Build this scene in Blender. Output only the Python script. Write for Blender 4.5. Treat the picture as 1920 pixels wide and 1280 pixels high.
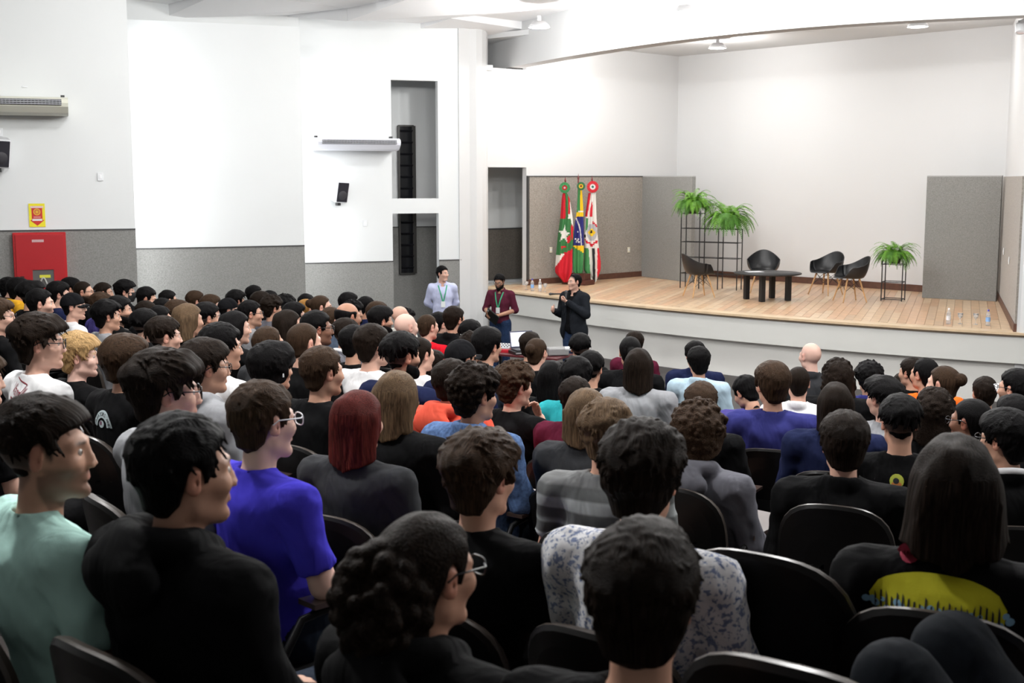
# Auditorium with a seated audience, a speaker below the stage, flags and furniture on the stage.
import bpy, bmesh, math, random
import numpy as np
from mathutils import Vector, Matrix

scene = bpy.context.scene
for o in list(bpy.data.objects):
    bpy.data.objects.remove(o)
random.seed(7)
R = math.radians

# ------------------------------------------------------------------ camera
F = 2324.0                      # focal length in pixels of the 1920x1280 frame
CAMZ = 3.25
PITCH = math.atan2(306.0, F)    # horizon at y = 334
cam_d = bpy.data.cameras.new('camera')
cam_d.sensor_width = 36.0
cam_d.lens = 36.0 * F / 1920.0
cam_d.clip_start = 0.05
cam_d.clip_end = 120
cam = bpy.data.objects.new('camera', cam_d)
scene.collection.objects.link(cam)
cam.location = (0, 0, CAMZ)
cam.rotation_euler = (math.pi / 2 - PITCH, 0, 0)
scene.camera = cam
cam_d.dof.use_dof = True
cam_d.dof.focus_distance = 9.0
cam_d.dof.aperture_fstop = 7.0

# ------------------------------------------------------------------ world and exposure
world = bpy.data.worlds.new('world')
scene.world = world
world.use_nodes = True
world.node_tree.nodes['Background'].inputs[0].default_value = (0.8, 0.85, 0.9, 1)
world.node_tree.nodes['Background'].inputs[1].default_value = 0.02
vs = scene.view_settings
vs.view_transform = 'Standard'
vs.look = 'None'
vs.exposure = 0.0
vs.gamma = 1.0
vs.use_curve_mapping = False
EXPO = 1.0

# ------------------------------------------------------------------ pixel helpers (real positions from the survey of the photo)
def ray(px, py):
    x = (px - 960) / F
    y = -(py - 640) / F
    c, s = math.cos(PITCH), math.sin(PITCH)
    return Vector((x, c + y * s, -s + y * c))
def at(px, py, dep):
    r = ray(px, py)
    return Vector((r.x / r.y * dep, dep, CAMZ + r.z / r.y * dep))
def onz(px, py, z):
    r = ray(px, py)
    t = (z - CAMZ) / r.z
    return Vector((r.x * t, r.y * t, z))
def latx(px, dep):
    return (px - 960) / F * dep * 0.9914
VX, VY = math.sin(R(36)), math.cos(R(36))      # the way the seat rows face
def Vof(x, y):
    return x * VX + y * VY
def floor_z(x, y):
    return max(0.0, 1.62 - 0.105 * Vof(x, y))
STAGE = 1.05

# ------------------------------------------------------------------ object helpers
col = scene.collection
def link(o):
    col.objects.link(o)
    return o
def tag(o, label=None, cat=None, group=None, kind=None):
    if label: o['label'] = label
    if cat: o['category'] = cat
    if group: o['group'] = group
    if kind: o['kind'] = kind
    return o
def empty(name, loc=(0, 0, 0), rz=0.0):
    o = bpy.data.objects.new(name, None)
    o.empty_display_size = 0.1
    link(o)
    o.location = loc
    o.rotation_euler = (0, 0, rz)
    return o
def mkobj(name, me, parent=None, loc=None, rot=None):
    o = bpy.data.objects.new(name, me)
    link(o)
    if parent is not None: o.parent = parent
    if loc is not None: o.location = loc
    if rot is not None: o.rotation_euler = rot
    return o
def copy_tree(o, parent=None):
    c = o.copy()
    link(c)
    c.parent = parent
    for ch in list(o.children):
        copy_tree(ch, c)
    return c

class MB:
    """collects vertices and faces of one mesh"""
    def __init__(s):
        s.v = []; s.f = []; s.m = []; s.sm = []
    def add(s, verts, faces, mi=0, smooth=False):
        b = len(s.v)
        s.v.extend([tuple(p) for p in verts])
        for f in faces:
            s.f.append(tuple(b + i for i in f)); s.m.append(mi); s.sm.append(smooth)
        return s
    def box(s, c, sz, rz=0.0, mi=0, bev=0.0, M=None):
        hx, hy, hz = sz[0] / 2, sz[1] / 2, sz[2] / 2
        T = Matrix.Translation(Vector(c)) @ Matrix.Rotation(rz, 4, 'Z')
        if M is not None: T = T @ M
        if bev > 0:
            b = min(bev, hx * .9, hy * .9, hz * .9)
            vs_, fs = [], []
            idx = {}
            for sx in (-1, 1):
                for sy in (-1, 1):
                    for sz_ in (-1, 1):
                        for k, (dx, dy, dz) in enumerate(((0, b, b), (b, 0, b), (b, b, 0))):
                            idx[(sx, sy, sz_, k)] = len(vs_)
                            vs_.append(T @ Vector((sx * (hx - dx), sy * (hy - dy), sz_ * (hz - dz))))
            I = lambda *a: idx[a]
            for q in (-1, 1):
                fs.append([I(q, -1, -1, 0), I(q, 1, -1, 0), I(q, 1, 1, 0), I(q, -1, 1, 0)][::q])
                fs.append([I(1, q, -1, 1), I(-1, q, -1, 1), I(-1, q, 1, 1), I(1, q, 1, 1)][::q])
                fs.append([I(-1, -1, q, 2), I(1, -1, q, 2), I(1, 1, q, 2), I(-1, 1, q, 2)][::q])
            for a in (-1, 1):
                for c_ in (-1, 1):
                    fs.append([I(a, c_, -1, 0), I(a, c_, 1, 0), I(a, c_, 1, 1), I(a, c_, -1, 1)][::(-1 if a * c_ > 0 else 1) * -1])
                    fs.append([I(a, -1, c_, 0), I(a, 1, c_, 0), I(a, 1, c_, 2), I(a, -1, c_, 2)][::(1 if a * c_ > 0 else -1) * -1])
                    fs.append([I(-1, a, c_, 1), I(1, a, c_, 1), I(1, a, c_, 2), I(-1, a, c_, 2)][::(-1 if a * c_ > 0 else 1) * -1])
            for a in (-1, 1):
                for b_ in (-1, 1):
                    for c_ in (-1, 1):
                        fs.append([I(a, b_, c_, 0), I(a, b_, c_, 1), I(a, b_, c_, 2)][::(1 if a * b_ * c_ > 0 else -1)])
            return s.add(vs_, fs, mi)
        vs_ = [T @ Vector((x, y, z)) for x in (-hx, hx) for y in (-hy, hy) for z in (-hz, hz)]
        fs = [(0, 1, 3, 2), (4, 6, 7, 5), (0, 4, 5, 1), (2, 3, 7, 6), (0, 2, 6, 4), (1, 5, 7, 3)]
        return s.add(vs_, fs, mi)
    def tube(s, pts, r, n=8, mi=0, cap=True, smooth=True):
        pts = [Vector(p) for p in pts]
        rs = r if isinstance(r, (list, tuple)) else [r] * len(pts)
        rings = []
        up = Vector((0, 0, 1))
        prev = None
        for i, p in enumerate(pts):
            d = (pts[min(i + 1, len(pts) - 1)] - pts[max(i - 1, 0)]).normalized()
            if prev is None:
                a = up if abs(d.z) < .9 else Vector((1, 0, 0))
                u = d.cross(a).normalized()
            else:
                u = (prev - d * prev.dot(d)).normalized()
            prev = u
            w = d.cross(u)
            rings.append([p + (u * math.cos(2 * math.pi * k / n) + w * math.sin(2 * math.pi * k / n)) * rs[i] for k in range(n)])
        vs_ = [q for rg in rings for q in rg]
        fs = []
        for i in range(len(pts) - 1):
            for k in range(n):
                fs.append((i * n + k, i * n + (k + 1) % n, (i + 1) * n + (k + 1) % n, (i + 1) * n + k))
        s.add(vs_, fs, mi, smooth)
        if cap:
            s.add(rings[0], [tuple(range(n))[::-1]], mi)
            s.add(rings[-1], [tuple(range(n))], mi)
        return s
    def lathe(s, prof, n=20, c=(0, 0, 0), mi=0, smooth=True, M=None):
        vs_, fs = [], []
        T = Matrix.Translation(Vector(c))
        if M is not None: T = T @ M
        for (r, z) in prof:
            for k in range(n):
                a = 2 * math.pi * k / n
                vs_.append(T @ Vector((r * math.cos(a), r * math.sin(a), z)))
        for i in range(len(prof) - 1):
            for k in range(n):
                fs.append((i * n + k, i * n + (k + 1) % n, (i + 1) * n + (k + 1) % n, (i + 1) * n + k))
        return s.add(vs_, fs, mi, smooth)
    def prism(s, poly, z0, z1, mi=0, smooth=False):
        """vertical prism over a plan polygon (counter-clockwise)"""
        n = len(poly)
        a = sum(poly[i][0] * poly[(i + 1) % n][1] - poly[(i + 1) % n][0] * poly[i][1] for i in range(n))
        if a < 0: poly = poly[::-1]
        vs_ = [(p[0], p[1], z0) for p in poly] + [(p[0], p[1], z1) for p in poly]
        s.add(vs_, [tuple(range(n))[::-1], tuple(range(n, 2 * n))], mi)
        s.add(vs_, [(i, (i + 1) % n, n + (i + 1) % n, n + i) for i in range(n)], mi, smooth)
        return s
    def grid(s, pts, mi=0, smooth=True, flip=False):
        nr, nc = len(pts), len(pts[0])
        vs_ = [p for row in pts for p in row]
        fs = []
        for i in range(nr - 1):
            for j in range(nc - 1):
                q = (i * nc + j, i * nc + j + 1, (i + 1) * nc + j + 1, (i + 1) * nc + j)
                fs.append(q[::-1] if flip else q)
        return s.add(vs_, fs, mi, smooth)
    def mesh(s, name, mats=()):
        me = bpy.data.meshes.new(name)
        me.from_pydata(s.v, [], s.f)
        me.polygons.foreach_set('material_index', s.m)
        me.polygons.foreach_set('use_smooth', s.sm)
        for m in (mats if isinstance(mats, (list, tuple)) else [mats]):
            me.materials.append(m)
        me.update()
        return me
    def build(s, name, mats, parent=None, loc=None, rot=None):
        return mkobj(name, s.mesh(name, mats), parent, loc, rot)

def struct(name, mb, mats, parent=None):
    o = mb.build(name, mats, parent)
    if parent is None: o['kind'] = 'structure'
    return o

# ------------------------------------------------------------------ materials
MATS = {}
def mat(name, color=(.8, .8, .8), rough=.6, metal=0.0, spec=.5, objcol=False, var=0.0, vscale=20.0, bump=0.0, bscale=80.0, bdetail=3.0, emit=None, estr=0.0, trans=0.0, ior=1.45, sheen=0.0, stretch=None, alpha=1.0, coat=0.0):
    if name in MATS: return MATS[name]
    m = bpy.data.materials.new(name)
    m.use_nodes = True
    nt = m.node_tree
    b = nt.nodes['Principled BSDF']
    b.inputs['Base Color'].default_value = (*color, 1)
    b.inputs['Roughness'].default_value = rough
    b.inputs['Metallic'].default_value = metal
    b.inputs['Specular IOR Level'].default_value = spec
    b.inputs['Transmission Weight'].default_value = trans
    b.inputs['IOR'].default_value = ior
    b.inputs['Sheen Weight'].default_value = sheen
    b.inputs['Coat Weight'].default_value = coat
    b.inputs['Alpha'].default_value = alpha
    if emit is not None:
        b.inputs['Emission Color'].default_value = (*emit, 1)
        b.inputs['Emission Strength'].default_value = estr
    src = None
    if objcol:
        oi = nt.nodes.new('ShaderNodeObjectInfo')
        src = oi.outputs['Color']
        nt.links.new(src, b.inputs['Base Color'])
    tc = None
    if var > 0 or bump > 0:
        tc = nt.nodes.new('ShaderNodeTexCoord')
        vec = tc.outputs['Object']
        if stretch is not None:
            mp = nt.nodes.new('ShaderNodeMapping')
            mp.inputs['Scale'].default_value = stretch
            nt.links.new(vec, mp.inputs['Vector'])
            vec = mp.outputs['Vector']
    if var > 0:
        nz = nt.nodes.new('ShaderNodeTexNoise')
        nz.inputs['Scale'].default_value = vscale
        nz.inputs['Detail'].default_value = 4
        nt.links.new(vec, nz.inputs['Vector'])
        mr = nt.nodes.new('ShaderNodeMapRange')
        mr.inputs['From Min'].default_value = .3
        mr.inputs['From Max'].default_value = .7
        mr.inputs['To Min'].default_value = 1 - var
        mr.inputs['To Max'].default_value = 1 + var
        nt.links.new(nz.outputs['Fac'], mr.inputs['Value'])
        mx = nt.nodes.new('ShaderNodeVectorMath')
        mx.operation = 'SCALE'
        if src is not None: nt.links.new(src, mx.inputs[0])
        else: mx.inputs[0].default_value = color
        nt.links.new(mr.outputs['Result'], mx.inputs['Scale'])
        nt.links.new(mx.outputs['Vector'], b.inputs['Base Color'])
    if bump > 0:
        n2 = nt.nodes.new('ShaderNodeTexNoise')
        n2.inputs['Scale'].default_value = bscale
        n2.inputs['Detail'].default_value = bdetail
        nt.links.new(vec, n2.inputs['Vector'])
        bp = nt.nodes.new('ShaderNodeBump')
        bp.inputs['Strength'].default_value = bump
        bp.inputs['Distance'].default_value = .01
        nt.links.new(n2.outputs['Fac'], bp.inputs['Height'])
        nt.links.new(bp.outputs['Normal'], b.inputs['Normal'])
    MATS[name] = m
    return m

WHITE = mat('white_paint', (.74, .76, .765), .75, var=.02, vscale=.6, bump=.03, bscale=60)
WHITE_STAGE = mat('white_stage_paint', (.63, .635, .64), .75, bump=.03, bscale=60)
CARPET = mat('grey_wall_carpet', (.235, .235, .225), .95, var=.20, vscale=60, bump=.25, bscale=160, sheen=.2)
CARPET_WARM = mat('taupe_wall_carpet', (.27, .245, .215), .95, var=.24, vscale=40, bump=.25, bscale=160, sheen=.2)
TRIM = mat('dark_wood_trim', (.10, .045, .03), .45, var=.2, vscale=12)
METAL_DARK = mat('dark_strip', (.05, .05, .05), .5)
BLACK = mat('black_plastic', (.012, .012, .013), .42)
BLACK_MATT = mat('black_matt', (.010, .010, .011), .7)
WPLAST = mat('white_plastic', (.78, .80, .82), .4)
FLOORM = mat('dark_floor', (.035, .03, .028), .55, var=.2, vscale=5)
STAGE_FACE = mat('stage_fascia_paint', (.66, .66, .63), .7, bump=.03, bscale=50)
STAGE_LOW = mat('stage_lower_wall_paint', (.74, .73, .70), .75, bump=.03, bscale=50)
CEIL = mat('white_ceiling_panel', (.88, .88, .89), .7)
GLASS = mat('clear_glass', (1, 1, 1), .02, trans=1.0, ior=1.3)
# ------------------------------------------------------------------ lamps (the hall's ceiling floodlights, added ones over the near rows, the stage lights)
LAMPM = mat('lamp_glow', (1, 1, 1), .5, emit=(1, 1, 1), estr=50.0)
LAMP_WARM = mat('stage_lamp_glow', (1, 1, 1), .5, emit=(1, .93, .85), estr=10.0)
HOUSING = mat('lamp_housing', (.55, .55, .56), .4, metal=.3)
def flood(x, y, z, watt, label, size=.35, colr=(1, .99, .97), tilt=(0, 0), warm=False, rod=None):
    r = empty('floodlight', (x, y, z))
    h = MB()
    h.lathe([(0, .10), (.10, .10), (.17, .03), (.18, 0), (.165, 0), (.155, .01), (0, .012)], 20)
    h.build('housing', HOUSING, r)
    g = MB()
    g.lathe([(.15, -.002), (.0, -.004)], 20)
    g.build('lamp_glass', LAMP_WARM if warm else LAMPM, r)
    b = MB()
    if rod: b.tube([(0, 0, .1), (0, 0, rod)], .012, 6)
    else: b.box((0, 0, .14), (.06, .06, .1))
    b.build('bracket', HOUSING, r)
    ld = bpy.data.lights.new('flood', 'POINT')
    ld.shadow_soft_size = .14
    ld.energy = watt
    ld.color = colr
    lo = bpy.data.objects.new('flood_beam', ld)
    link(lo)
    lo.parent = r
    lo.location = (0, 0, -.16)
    tag(r, label, 'lamp', 'ceiling floodlights')
    return r
KW = 1.0
flood(.45, 21.0, 5.72, 230 * KW, 'blazing floodlight on the ceiling just left of centre, in front of the stage beam')
flood(2.60, 19.1, 5.72, 200 * KW, 'floodlight on the ceiling further right along the stage beam')
flood(4.7, 16.6, 5.76, 220 * KW, 'floodlight above the frame in front of the right half of the stage beam')
flood(-1.6, 16.4, 5.76, 160 * KW, 'floodlight above the third wall bay with the air conditioner')
flood(-3.4, 13.2, 5.76, 210 * KW, 'floodlight above the second bare wall bay')
flood(1.4, 12.4, 5.76, 300 * KW, 'floodlight over the middle of the audience')
flood(5.4, 10.4, 5.76, 280 * KW, 'floodlight over the right of the audience')
flood(-2.6, 9.0, 5.76, 320 * KW, 'floodlight over the left of the audience')
flood(1.8, 6.6, 5.76, 440 * KW, 'added unseen floodlight brightening the nearer middle rows')  # this and the next two: unseen lamps added to brighten the near audience
flood(-2.4, 4.6, 5.76, 420 * KW, 'added unseen floodlight brightening the nearer left rows')
flood(5.2, 4.4, 5.76, 360 * KW, 'added unseen floodlight brightening the nearer right rows')
# stage lamps under the stage ceiling
flood(1.15, 25.1, 5.66, 150, 'stage light hanging behind the left end of the beam', warm=True, colr=(1, .965, .93), rod=.32)
flood(4.07, 25.1, 5.80, 130, 'small spotlight under the stage ceiling above the table', warm=True, colr=(1, .975, .955))
flood(6.9, 21.6, 5.80, 90, 'stage light behind the beam at the right of the stage', warm=True, colr=(1, .975, .955))

# ------------------------------------------------------------------ floor of the hall
fl = MB()
U = Vector((math.cos(R(36)), -math.sin(R(36)), 0))
Vd = Vector((VX, VY, 0))
vk = [-7.0, 1.62 / .105, 34.0]
us = [-30, 22]
rows_ = []
for v in vk:
    rows_.append([(U.x * u + Vd.x * v, U.y * u + Vd.y * v, max(0, 1.62 - .105 * v)) for u in us])
fl.grid(rows_, smooth=False)
struct('floor', fl, FLOORM)

# ------------------------------------------------------------------ left wall: three overlapping bays
def wall_bay(name, A, B, z0, z1, dado, bulge=0.0, thick=.16, n=10, wmat=WHITE, cmat=CARPET, strip=True):
    """a wall bay seen from the hall, from A to B in plan, front face towards the camera, with its carpet dado"""
    A, B = Vector((A[0], A[1], 0)), Vector((B[0], B[1], 0))
    d = (B - A).normalized()
    nrm = Vector((d.y, -d.x, 0))
    front, back = [], []
    for i in range(n + 1):
        t = i / n
        p = A.lerp(B, t) + nrm * (bulge * 4 * t * (1 - t))
        front.append(p)
        back.append(p - nrm * thick)
    poly = [(p.x, p.y) for p in front] + [(p.x, p.y) for p in back[::-1]]
    w = MB().prism(poly, z0, z1)
    o = struct(name, w, wmat)
    if dado:
        f2 = [p + nrm * .025 for p in front]
        poly = [(p.x, p.y) for p in f2] + [(p.x, p.y) for p in front[::-1]]
        MB().prism(poly, z0 + .02, dado).build('carpet_dado', cmat, o)
        if strip:
            f3 = [p + nrm * .034 for p in front]
            poly = [(p.x, p.y) for p in f3] + [(p.x, p.y) for p in front[::-1]]
            MB().prism(poly, dado, dado + .018).build('dado_strip', METAL_DARK, o)
    return o
def xy(px, dep): return (latx(px, dep), dep)
B1R = xy(250, 17.3)
d1 = Vector((math.sin(R(70)), math.cos(R(70))))
wall_bay('wall_left', (B1R[0] - d1.x * 6.5, B1R[1] - d1.y * 6.5), B1R, 0, 6.3, 2.54)
B2R = xy(568, 20.5)
wall_bay('wall_left', (B2R[0] - d1.x * 3.5, B2R[1] - d1.y * 3.5), B2R, 0, 5.67, 2.14, bulge=.06)
B3R = xy(863, 24.35)
B3L = (B3R[0] - d1.x * 3.7, B3R[1] - d1.y * 3.7)
# third bay with a doorway and a tall window opening
def on3(px):
    # plan point on the third bay below image column px
    k = (px - 960) / F * .9914
    t = (B3R[0] - k * B3R[1]) / (d1.x - k * d1.y)
    return (B3R[0] - d1.x * t, B3R[1] - d1.y * t)
J0, J1 = on3(735), on3(822)
def zat(py, dep): return CAMZ + (334 - py) / 2343 * dep
zs_ = [zat(153, J0[1]), zat(372, J0[1]), zat(400, J0[1])]
wall_bay('wall_left', B3L, J0, 0, 6.3, 1.655, n=4)
wall_bay('wall_left', J1, B3R, 0, 6.3, 1.655, n=2)
d3 = Vector((J1[0] - J0[0], J1[1] - J0[1])).normalized()
n3 = Vector((-d3.y, d3.x))
def slab(name, A, B, z0, z1, thick, m, parent=None):
    d = Vector((B[0] - A[0], B[1] - A[1])).normalized()
    nn = Vector((-d.y, d.x)) * thick
    return struct(name, MB().prism([A, B, (B[0] + nn.x, B[1] + nn.y), (A[0] + nn.x, A[1] + nn.y)], z0, z1), m, parent)
slab('wall_left_header', J0, J1, zs_[0], 6.3, .16, WHITE)
slab('wall_left_transom', J0, J1, zs_[2], zs_[1], .16, WHITE)
# passage behind the opening
PB0 = (J0[0] - d3.x * 1.6 + n3.x * 1.25, J0[1] - d3.y * 1.6 + n3.y * 1.25)
PB1 = (J1[0] + d3.x * 1.2 + n3.x * 1.25, J1[1] + d3.y * 1.2 + n3.y * 1.25)
wall_bay('wall_passage', PB0, PB1, 0, 6.3, zat(425, PB1[1] - .3), n=2)
slab('wall_passage_end', (PB1[0] - .5 * d3.x, PB1[1] - .5 * d3.y), (PB1[0] - .5 * d3.x - n3.x * 1.1, PB1[1] - .5 * d3.y - n3.y * 1.1), 0, 6.3, .1, WHITE)
slab('ceiling_passage', PB0, PB1, 5.35, 5.45, -1.02, WHITE)
# louvred window in the passage wall
wl0 = Vector((latx(744, 25.2), 25.2, 0)); 
def pas(px):
    k = (px - 960) / F * .9914
    dx, dy = PB1[0] - PB0[0], PB1[1] - PB0[1]
    t = (k * PB0[1] - PB0[0]) / (dx - k * dy)
    return Vector((PB0[0] + dx * t, PB0[1] + dy * t, 0))
Wa, Wb = pas(747), pas(775)
zw0, zw1 = zat(513, Wa.y), zat(237, Wa.y)
win = MB()
wd = (Wb - Wa).normalized()
wn = Vector((wd.y, -wd.x, 0))
wc = (Wa + Wb) / 2 + wn * .045
ang = math.atan2(wd.y, wd.x)
win.box((wc.x, wc.y, (zw0 + zw1) / 2), ((Wb - Wa).length, .03, zw1 - zw0), ang)
wo = struct('window_1', win, mat('night_glass', (.004, .004, .006), .12))
fm = MB()
L = (Wb - Wa).length
for sx in (-1, 1):
    fm.box((wc.x + wd.x * sx * L / 2, wc.y + wd.y * sx * L / 2, (zw0 + zw1) / 2), (.035 if sx < 0 else .07, .06, zw1 - zw0), ang)
for zz in (zw0, zw1):
    fm.box((wc.x, wc.y, zz), (L, .06, .03), ang)
fm.build('window_frame', mat('bronze_frame', (.03, .028, .025), .4), wo)
ns = 13
slat_me = None
for i in range(ns):
    zz = zw0 + (i + .5) * (zw1 - zw0) / ns
    s_ = MB().box((0, 0, 0), (L - .06, .09, .006), 0, M=Matrix.Rotation(R(-38), 4, 'X'))
    if slat_me is None: slat_me = s_.mesh('slat', mat('louvre_glass', (.02, .02, .024), .1))
    mkobj('louvre_slat', slat_me, wo, (wc.x + wn.x * .03, wc.y + wn.y * .03, zz), (0, 0, ang))

# tubes of light in the slots between the bays (they wash the next bay)
TUBEM = mat('slot_tube_glow', (1, 1, 1), .5, emit=(.95, .98, 1), estr=10.0)
def slot_tube(x, y, z0, z1, watt, label, aim):
    r = empty('tube_light', (x, y, z0))
    MB().tube([(0, 0, .05), (0, 0, z1 - z0 - .05)], .018, 8).build('tube', TUBEM, r)
    for zz in (0, z1 - z0 - .06): MB().box((0, 0, zz + .03), (.05, .05, .06)).build('end_cap', WPLAST, r)
    ld = bpy.data.lights.new('slot', 'AREA')
    ld.shape = 'RECTANGLE'; ld.size = .08; ld.size_y = z1 - z0; ld.energy = watt; ld.color = (.97, .99, 1)
    lo = bpy.data.objects.new('tube_beam', ld); link(lo); lo.parent = r
    lo.location = (0, 0, (z1 - z0) / 2)
    dv = Vector((math.sin(aim), math.cos(aim), 0))
    lo.rotation_euler = dv.to_track_quat('-Z', 'Y').to_euler()
    tag(r, label, 'lamp', 'tube lights in the wall slots')
nb = Vector((d1.y, -d1.x))
slot_tube(-5.85, 19.0, 1.2, 5.4, 60, 'upright tube light hidden behind the edge of the first wall bay', R(48))
slot_tube(-3.92, 22.65, .7, 5.2, 55, 'upright tube light hidden behind the edge of the second wall bay', R(48))

# ------------------------------------------------------------------ stage platform
edge_px = [(869, 534), (967, 546.6), (1048, 557), (1140, 566.6), (1310, 583), (1425, 592), (1540, 600), (1609, 605.5), (1719, 613.5), (1920, 624), (2150, 636)]
_c = np.polyfit([(p[0] - 1400) / 500 for p in edge_px], [p[1] for p in edge_px], 4)
edge = [onz(x, float(np.polyval(_c, (x - 1400) / 500)), STAGE) for x in np.linspace(866, 2150, 42)]
def inset(path, d):
    out = []
    for i, p in enumerate(path):
        t = (path[min(i + 1, len(path) - 1)] - path[max(i - 1, 0)]).normalized()
        out.append(Vector((p.x - t.y * d, p.y + t.x * d, p.z)))
    return out
LW0 = Vector((-.95, 24.5, 0)); LW1 = Vector((3.80, 28.85, 0))     # stage left wall, in plan
RW0 = Vector((7.28, 17.75, 0)); RW1 = Vector((9.06, 22.97, 0))     # stage right wall
back_poly = [(10.6, 16.5), (10.6, 23.5), (RW1.x, RW1.y), (LW1.x, LW1.y), (-1.8, 25.9)]
e_in = inset(edge, .02)
base = MB().prism([(p.x, p.y) for p in e_in] + back_poly, .60, STAGE - .03)
plat = struct('stage_platform', base, STAGE_FACE)
low_in = inset(edge, .16)
MB().prism([(p.x, p.y) for p in low_in] + back_poly, 0, .60).build('stage_lower_wall', STAGE_LOW, plat)
# pale nosing board along the front, in lengths
WOODN = mat('pale_wood_nosing', (.66, .50, .33), .35, var=.10, vscale=6)
WOODS = [mat('plank_wood_%d' % i, c, .33, var=.16, vscale=5, bump=.05, bscale=30) for i, c in enumerate([(.60, .41, .255), (.64, .46, .30), (.56, .355, .215), (.66, .49, .33), (.54, .38, .25), (.61, .385, .235)])]
o1 = inset(edge, -.015); o2 = inset(edge, .30)
for i in range(0, len(edge) - 1, 3):
    j = min(i + 3, len(edge) - 1)
    poly = [(p.x, p.y) for p in o1[i:j + 1]] + [(p.x, p.y) for p in o2[i:j + 1][::-1]]
    MB().prism(poly, STAGE - .035, STAGE).build('nosing_board', WOODN, plat)
shadow_line = [(p.x, p.y) for p in inset(edge, -.004)] + [(p.x, p.y) for p in inset(edge, .04)[::-1]]
MB().prism(shadow_line, STAGE - .06, STAGE - .035).build('nosing_shadow', mat('nosing_shadow_brown', (.12, .08, .05), .6), plat)  # dark brown strip stands in for the shade under the nosing board
# floor boards
pa = R(20)
pu = Vector((math.sin(pa), math.cos(pa), 0)); pv = Vector((math.cos(pa), -math.sin(pa), 0))
def inside(pt, poly):
    c = False
    n = len(poly)
    for i in range(n):
        x1, y1 = poly[i]; x2, y2 = poly[(i + 1) % n]
        if (y1 > pt[1]) != (y2 > pt[1]) and pt[0] < (x2 - x1) * (pt[1] - y1) / (y2 - y1) + x1: c = not c
    return c
deck = [(p.x, p.y) for p in o2] + [(8.2, 17.5), (RW1.x, RW1.y), (LW1.x, LW1.y), (-.95, 25.2)]
rng = random.Random(3)
pw = .135
vv = -10.5
npl = 0
while vv < 3.0:
    uu0 = None
    u_ = 14.0
    # span of the board line inside the deck
    us_ = [14 + .05 * k for k in range(340)]
    ins = [inside(((pu * a + pv * (vv + pw / 2)).x, (pu * a + pv * (vv + pw / 2)).y), deck) for a in us_]
    if any(ins):
        a0 = us_[ins.index(True)]; a1 = us_[len(ins) - 1 - ins[::-1].index(True)] + .05
        a = a0
        first = True
        while a < a1 - .02:
            ln = rng.uniform(1.3, 2.8) if not first else rng.uniform(.6, 2.4)
            first = False
            b_ = min(a + ln, a1)
            if a1 - b_ < .4: b_ = a1
            c = pu * ((a + b_) / 2) + pv * (vv + pw / 2)
            bx_ = MB().box((0, 0, 0), (pw - .004, b_ - a - .004, .03), 0)
            o = bx_.build('floor_board', rng.choice(WOODS), plat, (c.x, c.y, STAGE - .018 + rng.uniform(-.0006, .0006)), (0, 0, -pa))
            npl += 1
            a = b_
    vv += pw
# ------------------------------------------------------------------ stage walls
def strip_wall(name, A, B, z0, z1, m, thick=.12, parent=None):
    return slab(name, (A.x, A.y), (B.x, B.y), z0, z1, thick, m, parent)
ld_ = (LW1 - LW0).normalized()
def lw(px):
    k = (px - 960) / F * .9914
    t = (k * LW0.y - LW0.x) / (ld_.x - k * ld_.y)
    return LW0 + ld_ * t
DADO_S = 3.28
Q0, Q1, Q2 = lw(905), lw(987), LW1
zdoor = zat(314, Q1.y)
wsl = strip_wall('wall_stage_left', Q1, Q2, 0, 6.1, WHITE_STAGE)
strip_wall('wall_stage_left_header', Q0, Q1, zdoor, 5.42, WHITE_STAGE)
ln_ = Vector((ld_.y, -ld_.x, 0))
LWc = lw(1203)
def face_panel(name, A, B, z0, z1, m, parent, off=.03):
    d = (B - A).normalized(); nn = Vector((d.y, -d.x, 0)) * off
    return MB().prism([(A.x + nn.x, A.y + nn.y), (B.x + nn.x, B.y + nn.y), (B.x, B.y), (A.x, A.y)], z0, z1).build(name, m, parent)
face_panel('carpet_dado', Q1 + ld_ * .05, Q2, STAGE + .12, DADO_S, CARPET_WARM, wsl)
face_panel('dado_strip', Q1, Q2, DADO_S, DADO_S + .02, METAL_DARK, wsl, .04)
face_panel('corner_strip', Q1, Q1 + ld_ * .05, STAGE, DADO_S, METAL_DARK, wsl, .04)
face_panel('baseboard', Q1, Q2, STAGE, STAGE + .12, TRIM, wsl, .045)
# recess seen through the stage doorway
rb0 = Q0 + Vector((-1.2, 1.2, 0)); 
RB0 = Q0 + Vector((-1.3, 1.0, 0)); RB1 = Q1 + Vector((.15, 2.1, 0))
wr = strip_wall('wall_stage_recess', RB0, RB1, 0, 5.9, WHITE)
zr = zat(429, RB1.y - .4)
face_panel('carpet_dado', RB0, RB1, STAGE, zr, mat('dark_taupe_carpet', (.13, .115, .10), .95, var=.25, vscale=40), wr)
face_panel('dado_strip', RB0, RB1, zr, zr + .03, METAL_DARK, wr, .04)
strip_wall('wall_stage_recess_side', Q1 + Vector((0.1, .12, 0)), RB1, 0, 5.9, WHITE, thick=.05)
# back wall
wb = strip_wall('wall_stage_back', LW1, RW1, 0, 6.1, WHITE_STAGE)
face_panel('baseboard', LW1, RW1, STAGE, STAGE + .13, TRIM, wb, .03)
# right wall
wr2 = strip_wall('wall_stage_right', RW1, RW0 + (RW0 - RW1).normalized() * .0, 0, 6.1, WHITE_STAGE)
face_panel('carpet_dado', RW1, RW0, STAGE + .12, DADO_S, CARPET_WARM, wr2)
face_panel('baseboard', RW1, RW0, STAGE, STAGE + .12, TRIM, wr2, .045)
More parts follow.
